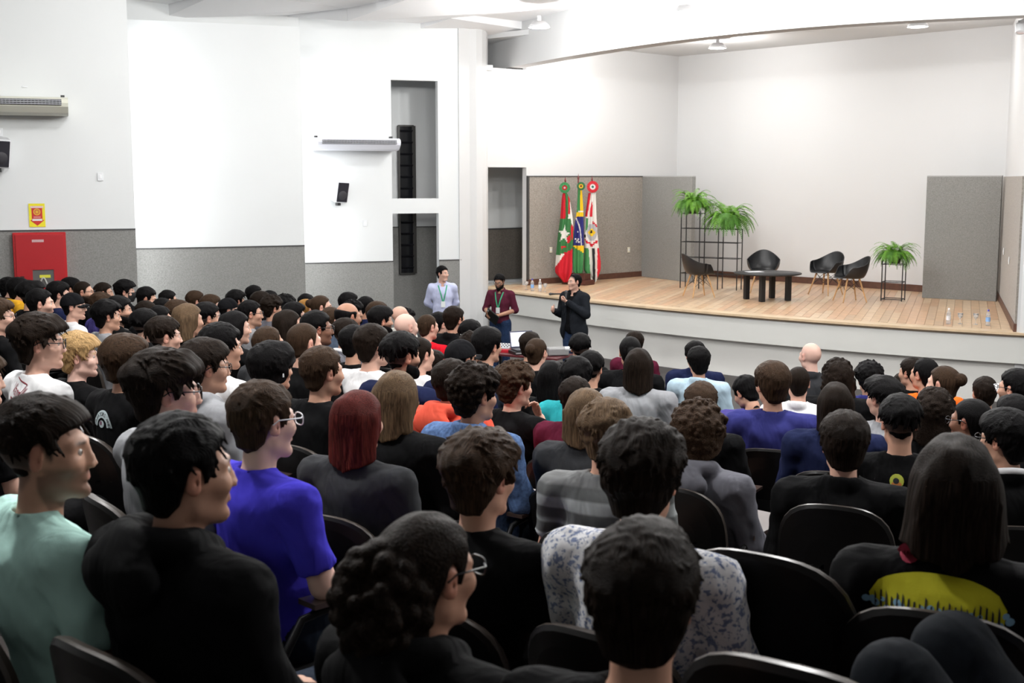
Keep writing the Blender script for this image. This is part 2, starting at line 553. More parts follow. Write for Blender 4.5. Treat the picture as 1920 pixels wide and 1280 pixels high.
# carpeted wing panels standing on the stage
def wing(A, B, label):
    d = (B - A).normalized(); nn = Vector((-d.y, d.x, 0)) * .09
    r = empty('wing_panel', ((A.x + B.x) / 2, (A.y + B.y) / 2, STAGE))
    o = r.location
    poly = [(A.x - o.x, A.y - o.y), (B.x - o.x, B.y - o.y), (B.x + nn.x - o.x, B.y + nn.y - o.y), (A.x + nn.x - o.x, A.y + nn.y - o.y)]
    MB().prism(poly, 0.0, DADO_S - STAGE).build('carpet_face', CARPET, r)
    MB().prism([(p[0] * 1.0, p[1]) for p in poly], DADO_S - STAGE, DADO_S - STAGE + .02).build('top_cap', mat('grey_cap', (.4, .4, .4), .5), r)
    tag(r, label, 'panel', 'carpeted wing panels on the stage')
wing(LWc + ln_ * .03, Vector((3.80, 26.35, 0)), 'grey carpeted wing panel on the stage behind the tall wire plant stand')
wing(Vector((7.62, 22.95, 0)), Vector((8.72, 22.25, 0)), 'grey carpeted wing panel on the stage beside the small plant stand')
# stage ceiling and beam
scl = MB().prism([(-1.6, 26.2), (10.6, 15.5), (10.6, 24), (RW1.x + .1, RW1.y + .1), (LW1.x, LW1.y + .2)], 6.0, 6.1)
struct('ceiling_stage', scl, WHITE_STAGE)
bpx = [(868, 144), (879, 142), (952, 129), (1040, 110), (1100, 99), (1271, 76), (1484, 53), (1698, 40), (1920, 28), (2150, 20)]
ZB = 5.45
_c = np.polyfit([(p[0] - 1400) / 500 for p in bpx], [p[1] for p in bpx], 4)
bp = [onz(x, float(np.polyval(_c, (x - 1400) / 500)), ZB) for x in np.linspace(866, 2150, 40)]
bi = inset(bp, .34)
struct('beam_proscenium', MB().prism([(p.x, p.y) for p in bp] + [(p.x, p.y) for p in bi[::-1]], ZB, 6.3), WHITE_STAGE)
# proscenium columns
c0 = bp[0]
cpoly = [(latx(861, 24.30), 24.30), (latx(881, 24.45), 24.45)] + [(latx(881 + 33 * math.sin(t * math.pi / 2), 24.45), 24.45 + .5 * (1 - math.cos(t * math.pi / 2))) for t in (.25, .5, .75, 1)] + [(latx(912, 26.6), 26.6), (latx(850, 26.8), 26.8), (latx(858, 24.5), 24.5)]
struct('column_left', MB().prism(cpoly, 0, 6.3), WHITE_STAGE)
struct('column_right', MB().prism([(7.30, 17.7), (7.55, 17.2), (8.2, 17.0), (8.4, 18.2), (7.48, 18.1)], STAGE, 6.3), WHITE_STAGE)

# ------------------------------------------------------------------ ceiling of the hall: a deck with folded panels hung below it
struct('ceiling', MB().prism([(-24, -6), (14, -6), (14, 31), (-24, 31)], 6.28, 6.4), CEIL)
ca = R(45)
cu = Vector((math.sin(ca), math.cos(ca), 0)); cw = Vector((math.cos(ca), -math.sin(ca), 0))
ceil_o = [o for o in bpy.data.objects if o.name == 'ceiling'][0]
def folded(w, l, h1, h2):
    # shallow folded tray: a sloping plate with turned-down edges
    m = MB()
    a, b = w / 2, l / 2
    top = [(-a, -b, .08), (a, -b, .08), (a, b, .08), (-a, b, .08)]
    low = [(-a * .99, -b * .99, h1 - .02), (a * .99, -b * .99, h2 - .02), (a * .99, b * .99, h1 * .2 - .02), (-a * .99, b * .99, h2 * .2 - .02)]
    m.add(top + low, [(4, 5, 1, 0), (5, 6, 2, 1), (6, 7, 3, 2), (7, 4, 0, 3)])
    m.add(low, [(2, 1, 0), (3, 2, 0)])
    m.add(top, [(0, 1, 2), (0, 2, 3)])
    return m
pm = [folded(2.0, 2.4, -.0, -.26).mesh('ceiling_panel', CEIL), folded(2.0, 2.4, -.26, -.0).mesh('ceiling_panel', CEIL)]
for i in range(-8, 9):
    for j in range(2, 13):
        c = cu * (j * 2.4 - 4.6) + cw * (i * 2.0 - 6.4)
        if c.y < 3 or c.y > 27 or c.x < -14 or c.x > 10: continue
        # stay in front of the beam
        yb = float(np.interp(c.x, [p.x for p in bp], [p.y for p in bp]))
        if c.y > yb - 1.2 and c.x > bp[0].x: continue
        if c.x < -.5 and c.y > 26.5: continue
        o = mkobj('ceiling_panel', pm[(i + j) % 2], ceil_o, (c.x, c.y, 6.2), (0, 0, -ca))
# thin twin pipe from the ceiling to the beam end
pp = MB()
for dx in (-.04, .05): pp.tube([(latx(881, 24.6) + dx, 24.6, 5.75), (latx(881, 24.6) + dx, 24.6, 6.2)], .018, 8)
pp.build('conduit', HOUSING, ceil_o)
struct('wall_left_outer', MB().prism([(-9.6, 17.6), (-9.5, 17.5), (-3.9, 23.2), (-4.0, 23.35)], 0, 6.3), WHITE)
# rest of the shell, outside the frame
sh = MB().prism([(-14.5, -6), (-14.3, -6), (-11.2, 15.2), (-11.4, 15.3)], 0, 6.3)
struct('wall_left_rear', sh, WHITE)
struct('wall_right', MB().prism([(12, -6), (12.2, -6), (10.8, 17), (10.6, 17)], 0, 6.3), mat('hall_rear_paint', (.45, .45, .44), .8))
struct('wall_back', MB().prism([(-15, -6.2), (12.2, -6.2), (12.2, -6), (-15, -6)], 0, 6.3), mat('hall_rear_paint', (.45, .45, .44), .8))
# ------------------------------------------------------------------ people: bodies grown as one smooth surface from blended volumes
class Field:
    def __init__(s, xs, ys, zs):
        s.xs, s.ys, s.zs = (np.asarray(a, dtype=np.float32) for a in (xs, ys, zs))
        s.F = np.full((len(s.xs), len(s.ys), len(s.zs)), .5, dtype=np.float32)
    def sl(s, lo, hi):
        out = []
        for a, l, h in zip((s.xs, s.ys, s.zs), lo, hi):
            i0 = max(0, int(np.searchsorted(a, l)) - 1); i1 = min(len(a), int(np.searchsorted(a, h)) + 1)
            out.append(slice(i0, max(i0 + 1, i1)))
        return tuple(out)
    def co(s, sl):
        return s.xs[sl[0]][:, None, None], s.ys[sl[1]][None, :, None], s.zs[sl[2]][None, None, :]
    def blend(s, d, sl, k):
        f = s.F[sl]
        h = np.clip(.5 + .5 * (f - d) / k, 0, 1)
        s.F[sl] = f * (1 - h) + d * h - k * h * (1 - h)
    def carve(s, d, sl, k):
        f = s.F[sl]
        d = -d
        h = np.clip(.5 - .5 * (f - d) / k, 0, 1)
        s.F[sl] = f * (1 - h) + d * h + k * h * (1 - h)
    def cap(s, a, b, ra, rb, k=.02, carve=False):
        a, b = np.array(a, float), np.array(b, float)
        m = max(ra, rb) + k * 2 + .02
        sl = s.sl(np.minimum(a, b) - m, np.maximum(a, b) + m)
        x, y, z = s.co(sl)
        ba = b - a
        L = float(ba @ ba) + 1e-9
        h = np.clip(((x - a[0]) * ba[0] + (y - a[1]) * ba[1] + (z - a[2]) * ba[2]) / L, 0, 1)
        d = np.sqrt((x - a[0] - ba[0] * h) ** 2 + (y - a[1] - ba[1] * h) ** 2 + (z - a[2] - ba[2] * h) ** 2) - (ra + (rb - ra) * h)
        (s.carve if carve else s.blend)(d.astype(np.float32), sl, k)
    def ell(s, c, r, k=.02, rot=None, carve=False):
        c, r = np.array(c, float), np.array(r, float)
        m = max(r) + k * 2 + .02
        sl = s.sl(c - m, c + m)
        x, y, z = s.co(sl)
        px, py, pz = x - c[0], y - c[1], z - c[2]
        if rot is not None:
            M = np.array(rot.inverted())
            px, py, pz = (M[i][0] * px + M[i][1] * py + M[i][2] * pz for i in range(3))
        k0 = np.sqrt((px / r[0]) ** 2 + (py / r[1]) ** 2 + (pz / r[2]) ** 2) + 1e-6
        k1 = np.sqrt((px / r[0] ** 2) ** 2 + (py / r[1] ** 2) ** 2 + (pz / r[2] ** 2) ** 2) + 1e-6
        d = k0 * (k0 - 1) / k1
        (s.carve if carve else s.blend)(d.astype(np.float32), sl, k)

def nets(F, xs, ys, zs):
    """surface nets on a rectilinear grid"""
    ins = F < 0
    nx, ny, nz = F.shape
    cs = (nx - 1, ny - 1, nz - 1)
    tot = cs[0] * cs[1] * cs[2]
    S = np.zeros((3, tot)); C = np.zeros(tot)
    quads = []
    A = (xs, ys, zs)
    for ax in range(3):
        lo = [slice(None)] * 3; hi = [slice(None)] * 3
        lo[ax] = slice(0, -1); hi[ax] = slice(1, None)
        i0 = ins[tuple(lo)]
        cr = np.nonzero(i0 != ins[tuple(hi)])
        a = F[tuple(lo)][cr]; b = F[tuple(hi)][cr]
        t = a / (a - b)
        P = [A[q][cr[q]].astype(float) for q in range(3)]
        P[ax] = P[ax] + t * (A[ax][cr[ax] + 1] - A[ax][cr[ax]])
        o1, o2 = [q for q in range(3) if q != ax]
        ids = []
        ok = (cr[o1] > 0) & (cr[o1] < F.shape[o1] - 1) & (cr[o2] > 0) & (cr[o2] < F.shape[o2] - 1)
        for d1_, d2_ in ((-1, -1), (0, -1), (0, 0), (-1, 0)):
            cc = [c.copy() for c in cr]
            cc[o1] = cc[o1] + d1_; cc[o2] = cc[o2] + d2_
            idn = (cc[0] * cs[1] + cc[1]) * cs[2] + cc[2]
            idk = idn[ok]
            for q in range(3): S[q] += np.bincount(idk, P[q][ok], tot)
            C += np.bincount(idk, minlength=tot)
            ids.append(idk)
        qd = np.stack(ids, 1)
        flip = i0[cr][ok]
        if ax == 1: flip = ~flip
        qd[~flip] = qd[~flip][:, ::-1]
        quads.append(qd)
    Q = np.concatenate(quads)
    used = np.nonzero(C > 0)[0]
    rem = np.full(tot, -1, dtype=np.int64); rem[used] = np.arange(len(used))
    V = (S[:, used] / C[used]).T
    return V, rem[Q]

def np_mesh(name, V, Q, mats=(), attrs=None):
    me = bpy.data.meshes.new(name)
    n, m = len(V), len(Q)
    me.vertices.add(n); me.vertices.foreach_set('co', np.ascontiguousarray(V, dtype=np.float32).ravel())
    me.loops.add(m * 4); me.loops.foreach_set('vertex_index', np.ascontiguousarray(Q, dtype=np.int32).ravel())
    me.polygons.add(m); me.polygons.foreach_set('loop_start', np.arange(0, m * 4, 4, dtype=np.int32))
    me.polygons.foreach_set('use_smooth', np.ones(m, dtype=bool))
    me.update(calc_edges=True)
    me.validate()
    for mt in mats: me.materials.append(mt)
    if attrs:
        for k_, v_ in attrs.items():
            at_ = me.attributes.new(k_, 'FLOAT', 'POINT')
            at_.data.foreach_set('value', np.ascontiguousarray(v_, dtype=np.float32))
    return me

def steps(parts):
    """rectilinear grid line from (start, stop, step) runs"""
    out = [parts[0][0]]
    for a, b, h in parts:
        n = max(1, round((b - a) / h))
        out += list(a + (b - a) * (np.arange(1, n + 1) / n))
    return np.array(out)

def smooth01(a, b, x):
    t = np.clip((x - a) / (b - a), 0, 1)
    return t * t * (3 - 2 * t)

def head_parts(f, c, sc=1.0, ears=True):
    """head centred between the ears, face to +Y"""
    c = np.array(c, float)
    E = lambda p, r, k=.02, **kw: f.ell(c + np.array(p) * sc, np.array(r) * sc, k, **kw)
    K = lambda a, b, ra, rb, k=.02, **kw: f.cap(c + np.array(a) * sc, c + np.array(b) * sc, ra * sc, rb * sc, k, **kw)
    E((0, -.016, .030), (.076, .098, .089))
    E((0, .030, -.030), (.062, .066, .082), .03)
    K((.043, .005, -.070), (.012, .074, -.104), .018, .018, .025)
    K((-.043, .005, -.070), (-.012, .074, -.104), .018, .018, .025)
    E((0, .078, -.102), (.020, .016, .016), .015)
    for s in (-1, 1):
        E((s * .042, .062, -.022), (.026, .026, .026), .02)
        K((s * .014, .090, .026), (s * .050, .070, .020), .010, .009, .014)
        E((s * .032, .103, .004), (.019, .017, .012), .010, carve=True)
    K((0, .094, .012), (0, .109, -.030), .008, .0105, .010)
    for s in (-1, 1): E((s * .011, .105, -.034), (.009, .010, .008), .007)
    E((0, .091, -.058), (.024, .011, .0055), .006)
    E((0, .089, -.068), (.021, .011, .0065), .006)
    if ears:
        for s in (-1, 1):
            rot = Matrix.Rotation(s * R(-24), 3, 'Z') @ Matrix.Rotation(R(-10), 3, 'X')
            E((s * .079, -.008, -.004), (.0085, .021, .033), .008, rot=rot)
            E((s * .089, -.002, -.002), (.008, .011, .019), .006, rot=rot, carve=True)

def hand(f, w, fd, nrm, side, curl=.5, grip=False, k=.006):
    """hand from the wrist w, fingers along fd, palm facing nrm; five separate fingers"""
    w, fd, nrm = Vector(w), Vector(fd).normalized(), Vector(nrm).normalized()
    nrm = (nrm - fd * nrm.dot(fd)).normalized()
    lat = fd.cross(nrm) * side           # towards the thumb
    rot = Matrix((lat, fd, nrm)).transposed()
    f.ell(w + fd * .052, (.040, .055, .016), .012, rot=rot)
    for i, (o, ln) in enumerate(((.030, .070), (.010, .080), (-.010, .074), (-.029, .058))):
        p = w + fd * .092 + lat * o
        a = curl * .9
        q1 = p + (fd * math.cos(a) + nrm * math.sin(a)) * ln * .45
        a2 = a + curl * 1.3
        q2 = q1 + (fd * math.cos(a2) + nrm * math.sin(a2)) * ln * .33
        a3 = a2 + curl * .9
        q3 = q2 + (fd * math.cos(a3) + nrm * math.sin(a3)) * ln * .25
        f.cap(p, q1, .0098, .009, k); f.cap(q1, q2, .009, .0085, .004); f.cap(q2, q3, .0085, .0075, .004)
    t0 = w + fd * .030 + lat * .030
    t1 = t0 + lat * .030 + fd * .026 + nrm * .012
    t2 = t1 + (lat * (.004 if grip else .016) + fd * .026 + nrm * (.016 if grip else .008))
    f.cap(t0, t1, .014, .011, .008); f.cap(t1, t2, .011, .009, .005)

HC = np.array((0, -.050, 1.195))        # head centre of the seated figure
PIV = Vector((0, -.078, 1.090))        # where the head turns
SEAT_PTS = dict(sh=(.208, -.078, .968), el=(.262, -.015, .710), wr=(.085, .225, .600))
def grid_seated(fine):
    hx, hb = (.0075, .016) if fine else (.010, .02)
    xs = steps([(-.37, -.13, hb), (-.13, .13, hx * 1.1), (.13, .37, hb)])
    ys = steps([(-.26, -.17, hb), (-.17, .085, hx * 1.1), (.085, .20, hb), (.20, .37, .010), (.37, .76, .024)])
    zs = steps([(-.02, .12, .02), (.12, .56, .028), (.56, .64, .010), (.64, .99, hb), (.99, 1.345, hx)])
    return xs, ys, zs
def limbs(f, add=0.0, k=.03, sh=None, el=None, wr=None, arms=True):
    for s in (-1, 1):
        S_, E_, W_ = [(s * p[0], p[1], p[2]) for p in (sh, el, wr)]
        f.cap(S_, E_, .054 + add, .043 + add, k)
        f.cap(E_, W_, .043 + add, .029 + add, .02)
def torso_seated(f, add=0.0, k=.04):
    f.ell((0, .005, .53), (.172 + add, .135 + add, .105 + add), k)
    f.ell((0, -.025, .66), (.152 + add, .115 + add, .14 + add), k)
    f.ell((0, -.055, .83), (.178 + add, .118 + add, .17 + add), k)
    f.ell((0, -.085, .930), (.185 + add, .085 + add, .085 + add), k)
    for s in (-1, 1):
        f.cap((s * .03, -.088, 1.015), (s * .180, -.08, .975), .036 + add, .050 + add, .03)
        f.ell((s * .206, -.078, .962), (.062 + add, .062 + add, .066 + add), .03)
def legs_seated(f, add=0.0, pose='lap'):
    for s in (-1, 1):
        if pose == 'kneeup':
            f.cap((s * .088, .01, .505), (s * .105, .33, .82), .088 + add, .066 + add, .04)
            f.cap((s * .105, .33, .82), (s * .11, .46, .46), .062 + add, .042 + add, .03)
            continue
        if pose == 'cross' and s < 0:
            f.cap((-.088, .01, .505), (-.17, .36, .585), .088 + add, .064 + add, .04)
            f.cap((-.17, .36, .585), (.16, .43, .615), .060 + add, .042 + add, .03)
            continue
        f.cap((s * .088, .01, .505), (s * .115, .44, .495), .088 + add, .064 + add, .04)
        f.cap((s * .115, .44, .485), (s * .115, .43, .09), .060 + add, .040 + add, .03)

def seated_body(pose):
    f = Field(*grid_seated(True))
    torso_seated(f); legs_seated(f, 0, pose)
    p = dict(SEAT_PTS)
    if pose == 'chin':
        for s in (-1, 1):
            if s < 0:
                limb = [(s * v[0], v[1], v[2]) for v in (p['sh'], p['el'], p['wr'])]
            else:
                limb = [p['sh'], (.20, .10, .76), (.045, .135, .985)]
            f.cap(limb[0], limb[1], .054, .043, .03); f.cap(limb[1], limb[2], .043, .029, .02)
            if s < 0: hand(f, limb[2], (.5, .75, -.1), (0, .2, -1), 1, .35)
            else: hand(f, limb[2], (-.45, -.15, .85), (-.3, -.9, -.2), 1, .8)
    else:
        limbs(f, **p)
        for s in (-1, 1):
            hand(f, (s * p['wr'][0], p['wr'][1], p['wr'][2]), (-s * .35, .9, -.12), (0, -.12, -1), s, .35)
    for s in (-1, 1):
        if pose == 'kneeup':
            f.cap((s * .11, .46, .45), (s * .115, .58, .44), .042, .034, .03)
            continue
        if pose == 'cross' and s < 0:
            f.cap((.16, .43, .615), (.30, .45, .60), .040, .034, .03)
            continue
        f.cap((s * .115, .43, .075), (s * .125, .58, .045), .043, .034, .03)
    f.cap((0, -.080, .99), (0, -.064, 1.13), .056, .053, .025)
    head_parts(f, HC)
    return nets(f.F, f.xs, f.ys, f.zs)

def hairline(az, front=.070, nape=-.085):
    d = np.degrees(az)
    return np.interp(d, [0, 22, 42, 56, 66, 74, 82, 90, 100, 108, 122, 145, 180],
                     [front, front - .002, front - .010, front - .024, .006, -.020, .020, .034, .024, -.012, -.055, nape, nape])
def masks(V):
    p = V - HC
    az = np.arctan2(np.abs(p[:, 0]), p[:, 1])
    scalp = smooth01(-.012, .012, p[:, 2] - hairline(az)) * (p[:, 2] > -.12) * (np.abs(p[:, 0]) < .083)
    scalp *= 1 - ((np.abs(p[:, 0]) > .078) & (p[:, 2] < .03))
    scalp *= .50 + .50 * smooth01(-.07, -.012, p[:, 2])
    brow = np.exp(-((np.abs(p[:, 0]) - .033) / .016) ** 2 - ((p[:, 2] - .026) / .0055) ** 2) * (p[:, 1] > .05)
    lip = np.exp(-(p[:, 0] / .020) ** 2 - ((p[:, 2] + .063) / .009) ** 2) * (p[:, 1] > .085)
    beard = smooth01(-.020, -.040, p[:, 2]) * smooth01(.0, .012, p[:, 1] - .0 + .02 * (p[:, 2] < -.05)) * (p[:, 2] > -.135) * smooth01(.075, .066, np.abs(p[:, 0])) * (1 - lip)
    beard *= 1 - np.exp(-(np.maximum(np.abs(p[:, 0]) - .018, 0) / .02) ** 2) * (p[:, 2] > -.046) * (p[:, 1] > .04)
    ear = ((np.abs(p[:, 0]) > .074) & (p[:, 2] < .04) & (p[:, 2] > -.05)) * 1.0
    return dict(scalp=np.clip(scalp, 0, 1), brow=np.clip(brow * 1.3, 0, 1), lip=np.clip(lip, 0, 1), beard=np.clip(beard, 0, 1), flush=ear)
def turn(V, yaw, pitch):
    """turns the head of a body about the neck"""
    w = smooth01(1.03, 1.12, V[:, 2]) * (V[:, 1] < .16)
    out = V.copy()
    a = yaw * w
    x, y = V[:, 0] - PIV.x, V[:, 1] - PIV.y
    z = V[:, 2] - PIV.z
    b = pitch * w
    y1 = y * np.cos(b) - z * np.sin(b); z1 = y * np.sin(b) + z * np.cos(b)
    out[:, 0] = PIV.x + x * np.cos(a) - y1 * np.sin(a)
    out[:, 1] = PIV.y + x * np.sin(a) + y1 * np.cos(a)
    out[:, 2] = PIV.z + z1
    return out

# skin material: tone from the object colour; cropped scalp hair, brows, lips and beard from masks on the mesh
def skin_material():
    m = bpy.data.materials.new('skin')
    m.use_nodes = True
    nt = m.node_tree
    b = nt.nodes['Principled BSDF']
    b.inputs['Roughness'].default_value = .5
    b.inputs['Specular IOR Level'].default_value = .35
    b.inputs['Subsurface Weight'].default_value = .0
    oi = nt.nodes.new('ShaderNodeObjectInfo')
    def A(n, t='GEOMETRY'):
        a = nt.nodes.new('ShaderNodeAttribute'); a.attribute_name = n; a.attribute_type = t
        return a
    def mul(a, b_):
        q = nt.nodes.new('ShaderNodeMath'); q.operation = 'MULTIPLY'; q.use_clamp = True
        nt.links.new(a, q.inputs[0])
        if isinstance(b_, float): q.inputs[1].default_value = b_
        else: nt.links.new(b_, q.inputs[1])
        return q.outputs[0]
    def mix(fac, c1, c2):
        q = nt.nodes.new('ShaderNodeMix'); q.data_type = 'RGBA'
        nt.links.new(fac, q.inputs['Factor']); nt.links.new(c1, q.inputs[6])
        if isinstance(c2, tuple): q.inputs[7].default_value = (*c2, 1)
        else: nt.links.new(c2, q.inputs[7])
        return q.outputs[2]
    hr = A('hair_rgb', 'OBJECT').outputs['Color']
    c = oi.outputs['Color']
    nz = nt.nodes.new('ShaderNodeTexNoise'); nz.inputs['Scale'].default_value = 14
    tc = nt.nodes.new('ShaderNodeTexCoord'); nt.links.new(tc.outputs['Object'], nz.inputs['Vector'])
    c = mix(mul(nz.outputs['Fac'], .22), c, (.50, .20, .15))
    c = mix(mul(A('flush').outputs['Fac'], .35), c, (.55, .16, .11))
    c = mix(mul(A('lip').outputs['Fac'], .55), c, (.42, .13, .12))
    c = mix(mul(A('beard').outputs['Fac'], A('beard_amount', 'OBJECT').outputs['Fac']), c, hr)
    c = mix(mul(A('scalp').outputs['Fac'], A('buzz', 'OBJECT').outputs['Fac']), c, hr)
    c = mix(mul(A('brow').outputs['Fac'], .9), c, hr)
    nt.links.new(c, b.inputs['Base Color'])
    return m
SKIN = skin_material()

def hair_material():
    m = bpy.data.materials.new('hair')
    m.use_nodes = True
    nt = m.node_tree
    b = nt.nodes['Principled BSDF']
    b.inputs['Roughness'].default_value = .55
    b.inputs['Specular IOR Level'].default_value = .05
    oi = nt.nodes.new('ShaderNodeObjectInfo')
    at_ = nt.nodes.new('ShaderNodeAttribute'); at_.attribute_name = 'strand'
    nz = nt.nodes.new('ShaderNodeTexNoise'); nz.inputs['Scale'].default_value = 1.0; nz.inputs['Detail'].default_value = 3
    nt.links.new(at_.outputs['Vector'], nz.inputs['Vector'])
    mr = nt.nodes.new('ShaderNodeMapRange')
    for k_, v_ in (('From Min', .3), ('From Max', .7), ('To Min', .45), ('To Max', 1.7)): mr.inputs[k_].default_value = v_
    nt.links.new(nz.outputs['Fac'], mr.inputs['Value'])
    sc = nt.nodes.new('ShaderNodeVectorMath'); sc.operation = 'SCALE'
    nt.links.new(oi.outputs['Color'], sc.inputs[0]); nt.links.new(mr.outputs['Result'], sc.inputs['Scale'])
    nt.links.new(sc.outputs['Vector'], b.inputs['Base Color'])
    bp_ = nt.nodes.new('ShaderNodeBump'); bp_.inputs['Strength'].default_value = .9; bp_.inputs['Distance'].default_value = .004
    nt.links.new(nz.outputs['Fac'], bp_.inputs['Height']); nt.links.new(bp_.outputs['Normal'], b.inputs['Normal'])
    return m
HAIR = hair_material()

def wob(x, y, z, seed, freq, n=5):
    """cheap smooth noise in about [-1, 1]"""
    r = np.random.RandomState(seed)
    out = 0
    for i in range(n):
        d = r.normal(size=3); d /= np.linalg.norm(d)
        out = out + np.sin((x * d[0] + y * d[1] + z * d[2]) * freq * r.uniform(.7, 1.6) + r.uniform(0, 6.3))
    return out / n * 1.4

STY = {  # top and side thickness, front boost, noise, frequency, front hairline, nape, fade start
    'buzz':   dict(top=.008, side=.005, fb=0, nz=.001, fq=60, front=.070, nape=-.075),
    'crop':   dict(locks=120, top=.020, side=.011, fb=.004, nz=.005, fq=60, front=.066, nape=-.080),
    'fade':   dict(locks=110, top=.030, side=-.004, fb=.006, nz=.004, fq=60, front=.068, nape=-.055, fz=-.012, fr=.10),
    'quiff':  dict(lift=.006, locks=130, top=.042, side=-.003, fb=.020, nz=.007, fq=45, front=.068, nape=-.065, fz=-.012, fr=.095),
    'side':   dict(locks=190, top=.034, side=.021, fb=.010, nz=.005, fq=40, front=.060, nape=-.088),
    'messy':  dict(lift=.009, locks=260, top=.042, side=.021, fb=.012, nz=.011, fq=52, front=.058, nape=-.090),
    'mop':    dict(locks=200, top=.038, side=.030, fb=.016, nz=.006, fq=38, front=.030, nape=-.105, cover=True),
    'curly':  dict(top=.044, side=.022, fb=.010, nz=.004, fq=60, front=.058, nape=-.085, curls=.0125),
    'bigcurly': dict(top=.052, side=.038, fb=.008, nz=.004, fq=60, front=.055, nape=-.10, curls=.0145, cover=True),
    'long':   dict(top=.018, side=.018, fb=0, nz=.004, fq=36, front=.066, nape=-.11, long=.165, cover=True),
    'longwide': dict(top=.024, side=.022, fb=0, nz=.005, fq=34, front=.066, nape=-.11, long=.15, wide=.022, cover=True),
    'bob':    dict(top=.022, side=.024, fb=0, nz=.005, fq=36, front=.060, nape=-.11, long=.13, wide=.012, cover=True),
    'longcurl': dict(top=.030, side=.032, fb=0, nz=.006, fq=44, front=.062, nape=-.11, long=.19, wide=.03, curls=.015, cover=True),
    'pony':   dict(top=.012, side=.010, fb=0, nz=.003, fq=40, front=.068, nape=-.085, tail=.22),
    'bun':    dict(top=.012, side=.010, fb=0, nz=.003, fq=40, front=.068, nape=-.085, bun=.045),
    'curlbun': dict(top=.014, side=.012, fb=0, nz=.004, fq=44, front=.068, nape=-.095, curlbun=True),
    'balding': dict(top=-.02, side=.011, fb=0, nz=.001, fq=60, front=.07, nape=-.085, ring=.055),
    'recede': dict(locks=40, top=.010, side=.010, fb=0, nz=.001, fq=60, front=.088, nape=-.078),
}
HAIR_CACHE = {}
def hair_mesh(style, var=0, fine=True):
    key = (style, var, fine)
    if key in HAIR_CACHE: return HAIR_CACHE[key]
    s = STY[style]
    h = {0: .0085, 1: .0058, 2: .0043}[int(fine)]
    zlo = -.15 - s.get('long', 0) - (.1 if s.get('tail') or s.get('curlbun') else 0)
    ex_ = .15 + s.get('wide', 0)
    f = Field(steps([(-ex_, ex_, h)]), steps([(-.20 - (.04 if (s.get('tail') or s.get('bun') or s.get('curlbun')) else 0), .16, h)]), steps([(zlo, .20, h)]))
    head_parts(f, (0, 0, 0), ears=False)
    f.cap((0, -.03, -.06), (0, -.035, -.20), .053, .056, .03)
    H = f.F.copy()
    x, y, z = f.co((slice(None),) * 3)
    az = np.arctan2(np.abs(x), y) + 0 * z
    hl = hairline(az, s['front'], s['nape'])
    if s.get('cover'): hl = np.minimum(hl, np.interp(np.degrees(az), [0, 50, 64, 75, 180], [9, 9, -.035, -.075, -.12]))
    fz = s.get('fz', .030)
    topw = smooth01(fz, fz + s.get('fr', .055), z + .02 * wob(x, y, z, 11 + var, 30))
    T = s['side'] + (s['top'] - s['side']) * topw
    T = T + s['fb'] * smooth01(.02, .10, y) * smooth01(.05, .10, z)
    clump = wob(x, y, z, 3 + var, s['fq']) * .6 + wob(x * 1.6, y * .8, z * .8, 5 + var, 110) * .45 + wob(x, y, z, 15 + var, 24) * .5
    T = T + s['nz'] * clump * smooth01(-.03, .05, z + .04)
    on = smooth01(-.010, .014, z - hl - .004 * wob(x, y, z, 9 + var, 120))
    if s.get('ring') is not None:
        on = on * (1 - smooth01(s['ring'] - .012, s['ring'] + .012, z + .25 * np.minimum(y + .02, 0)))
        T = np.maximum(T, .0) * 0 + s['side']
    t = -.016 + (T + .016) * on
    f.F = (H - t).astype(np.float32)
    r = np.random.RandomState(21 + var)
    if s.get('curls'):
        n = 460
        for i in range(n):
            v = r.normal(size=3); v /= np.linalg.norm(v)
            p = np.array((v[0] * .098, v[1] * .118 - .012, v[2] * .112 + .030))
            a = math.atan2(abs(p[0]), p[1])
            hl1 = float(hairline(np.array([a]), s['front'], s['nape'])[0])
            if p[2] < hl1 + .012: continue
            tw = float(smooth01(.02, .07, p[2]))
            ext = (s['side'] + (s['top'] - s['side']) * tw) - .020
            p = p + v * ext * r.uniform(.7, 1.15)
            f.ell(p, (s['curls'] * r.uniform(.7, 1.1),) * 3, .006)
    nl = s.get('locks', 0)
    if nl:
        wh = np.array((.18, -.55, .80)); wh /= np.linalg.norm(wh)
        for i in range(nl):
            v = r.normal(size=3); v[2] = abs(v[2]) * 1.0 - .35; v /= np.linalg.norm(v)
            p = np.array((v[0] * .076, v[1] * .098 - .016, v[2] * .089 + .030))
            a = math.atan2(abs(p[0]), p[1])
            if p[2] < float(hairline(np.array([a]), s['front'], s['nape'])[0]) + .012: continue
            tw = float(smooth01(fz, fz + .06, p[2]))
            th = s['side'] + (s['top'] - s['side']) * tw + s['fb'] * float(smooth01(.02, .10, p[1]) * smooth01(.05, .10, p[2]))
            if th < .01: continue
            t_ = (v - wh) - v * float((v - wh) @ v) + r.normal(size=3) * .18
            t_ -= v * float(t_ @ v); t_ /= np.linalg.norm(t_) + 1e-6
            ln_k = r.uniform(.022, .048) * (1 if th < .03 else 1.3)
            q0 = p + v * (th - .004 - .36 * ln_k * ln_k / .19) - t_ * ln_k * .6; q1 = p + v * (th + r.uniform(-.003, s.get('lift', .0045)) - ln_k * ln_k / .19) + t_ * ln_k
            f.cap(q0, q1, r.uniform(.005, .009), .003, .006)
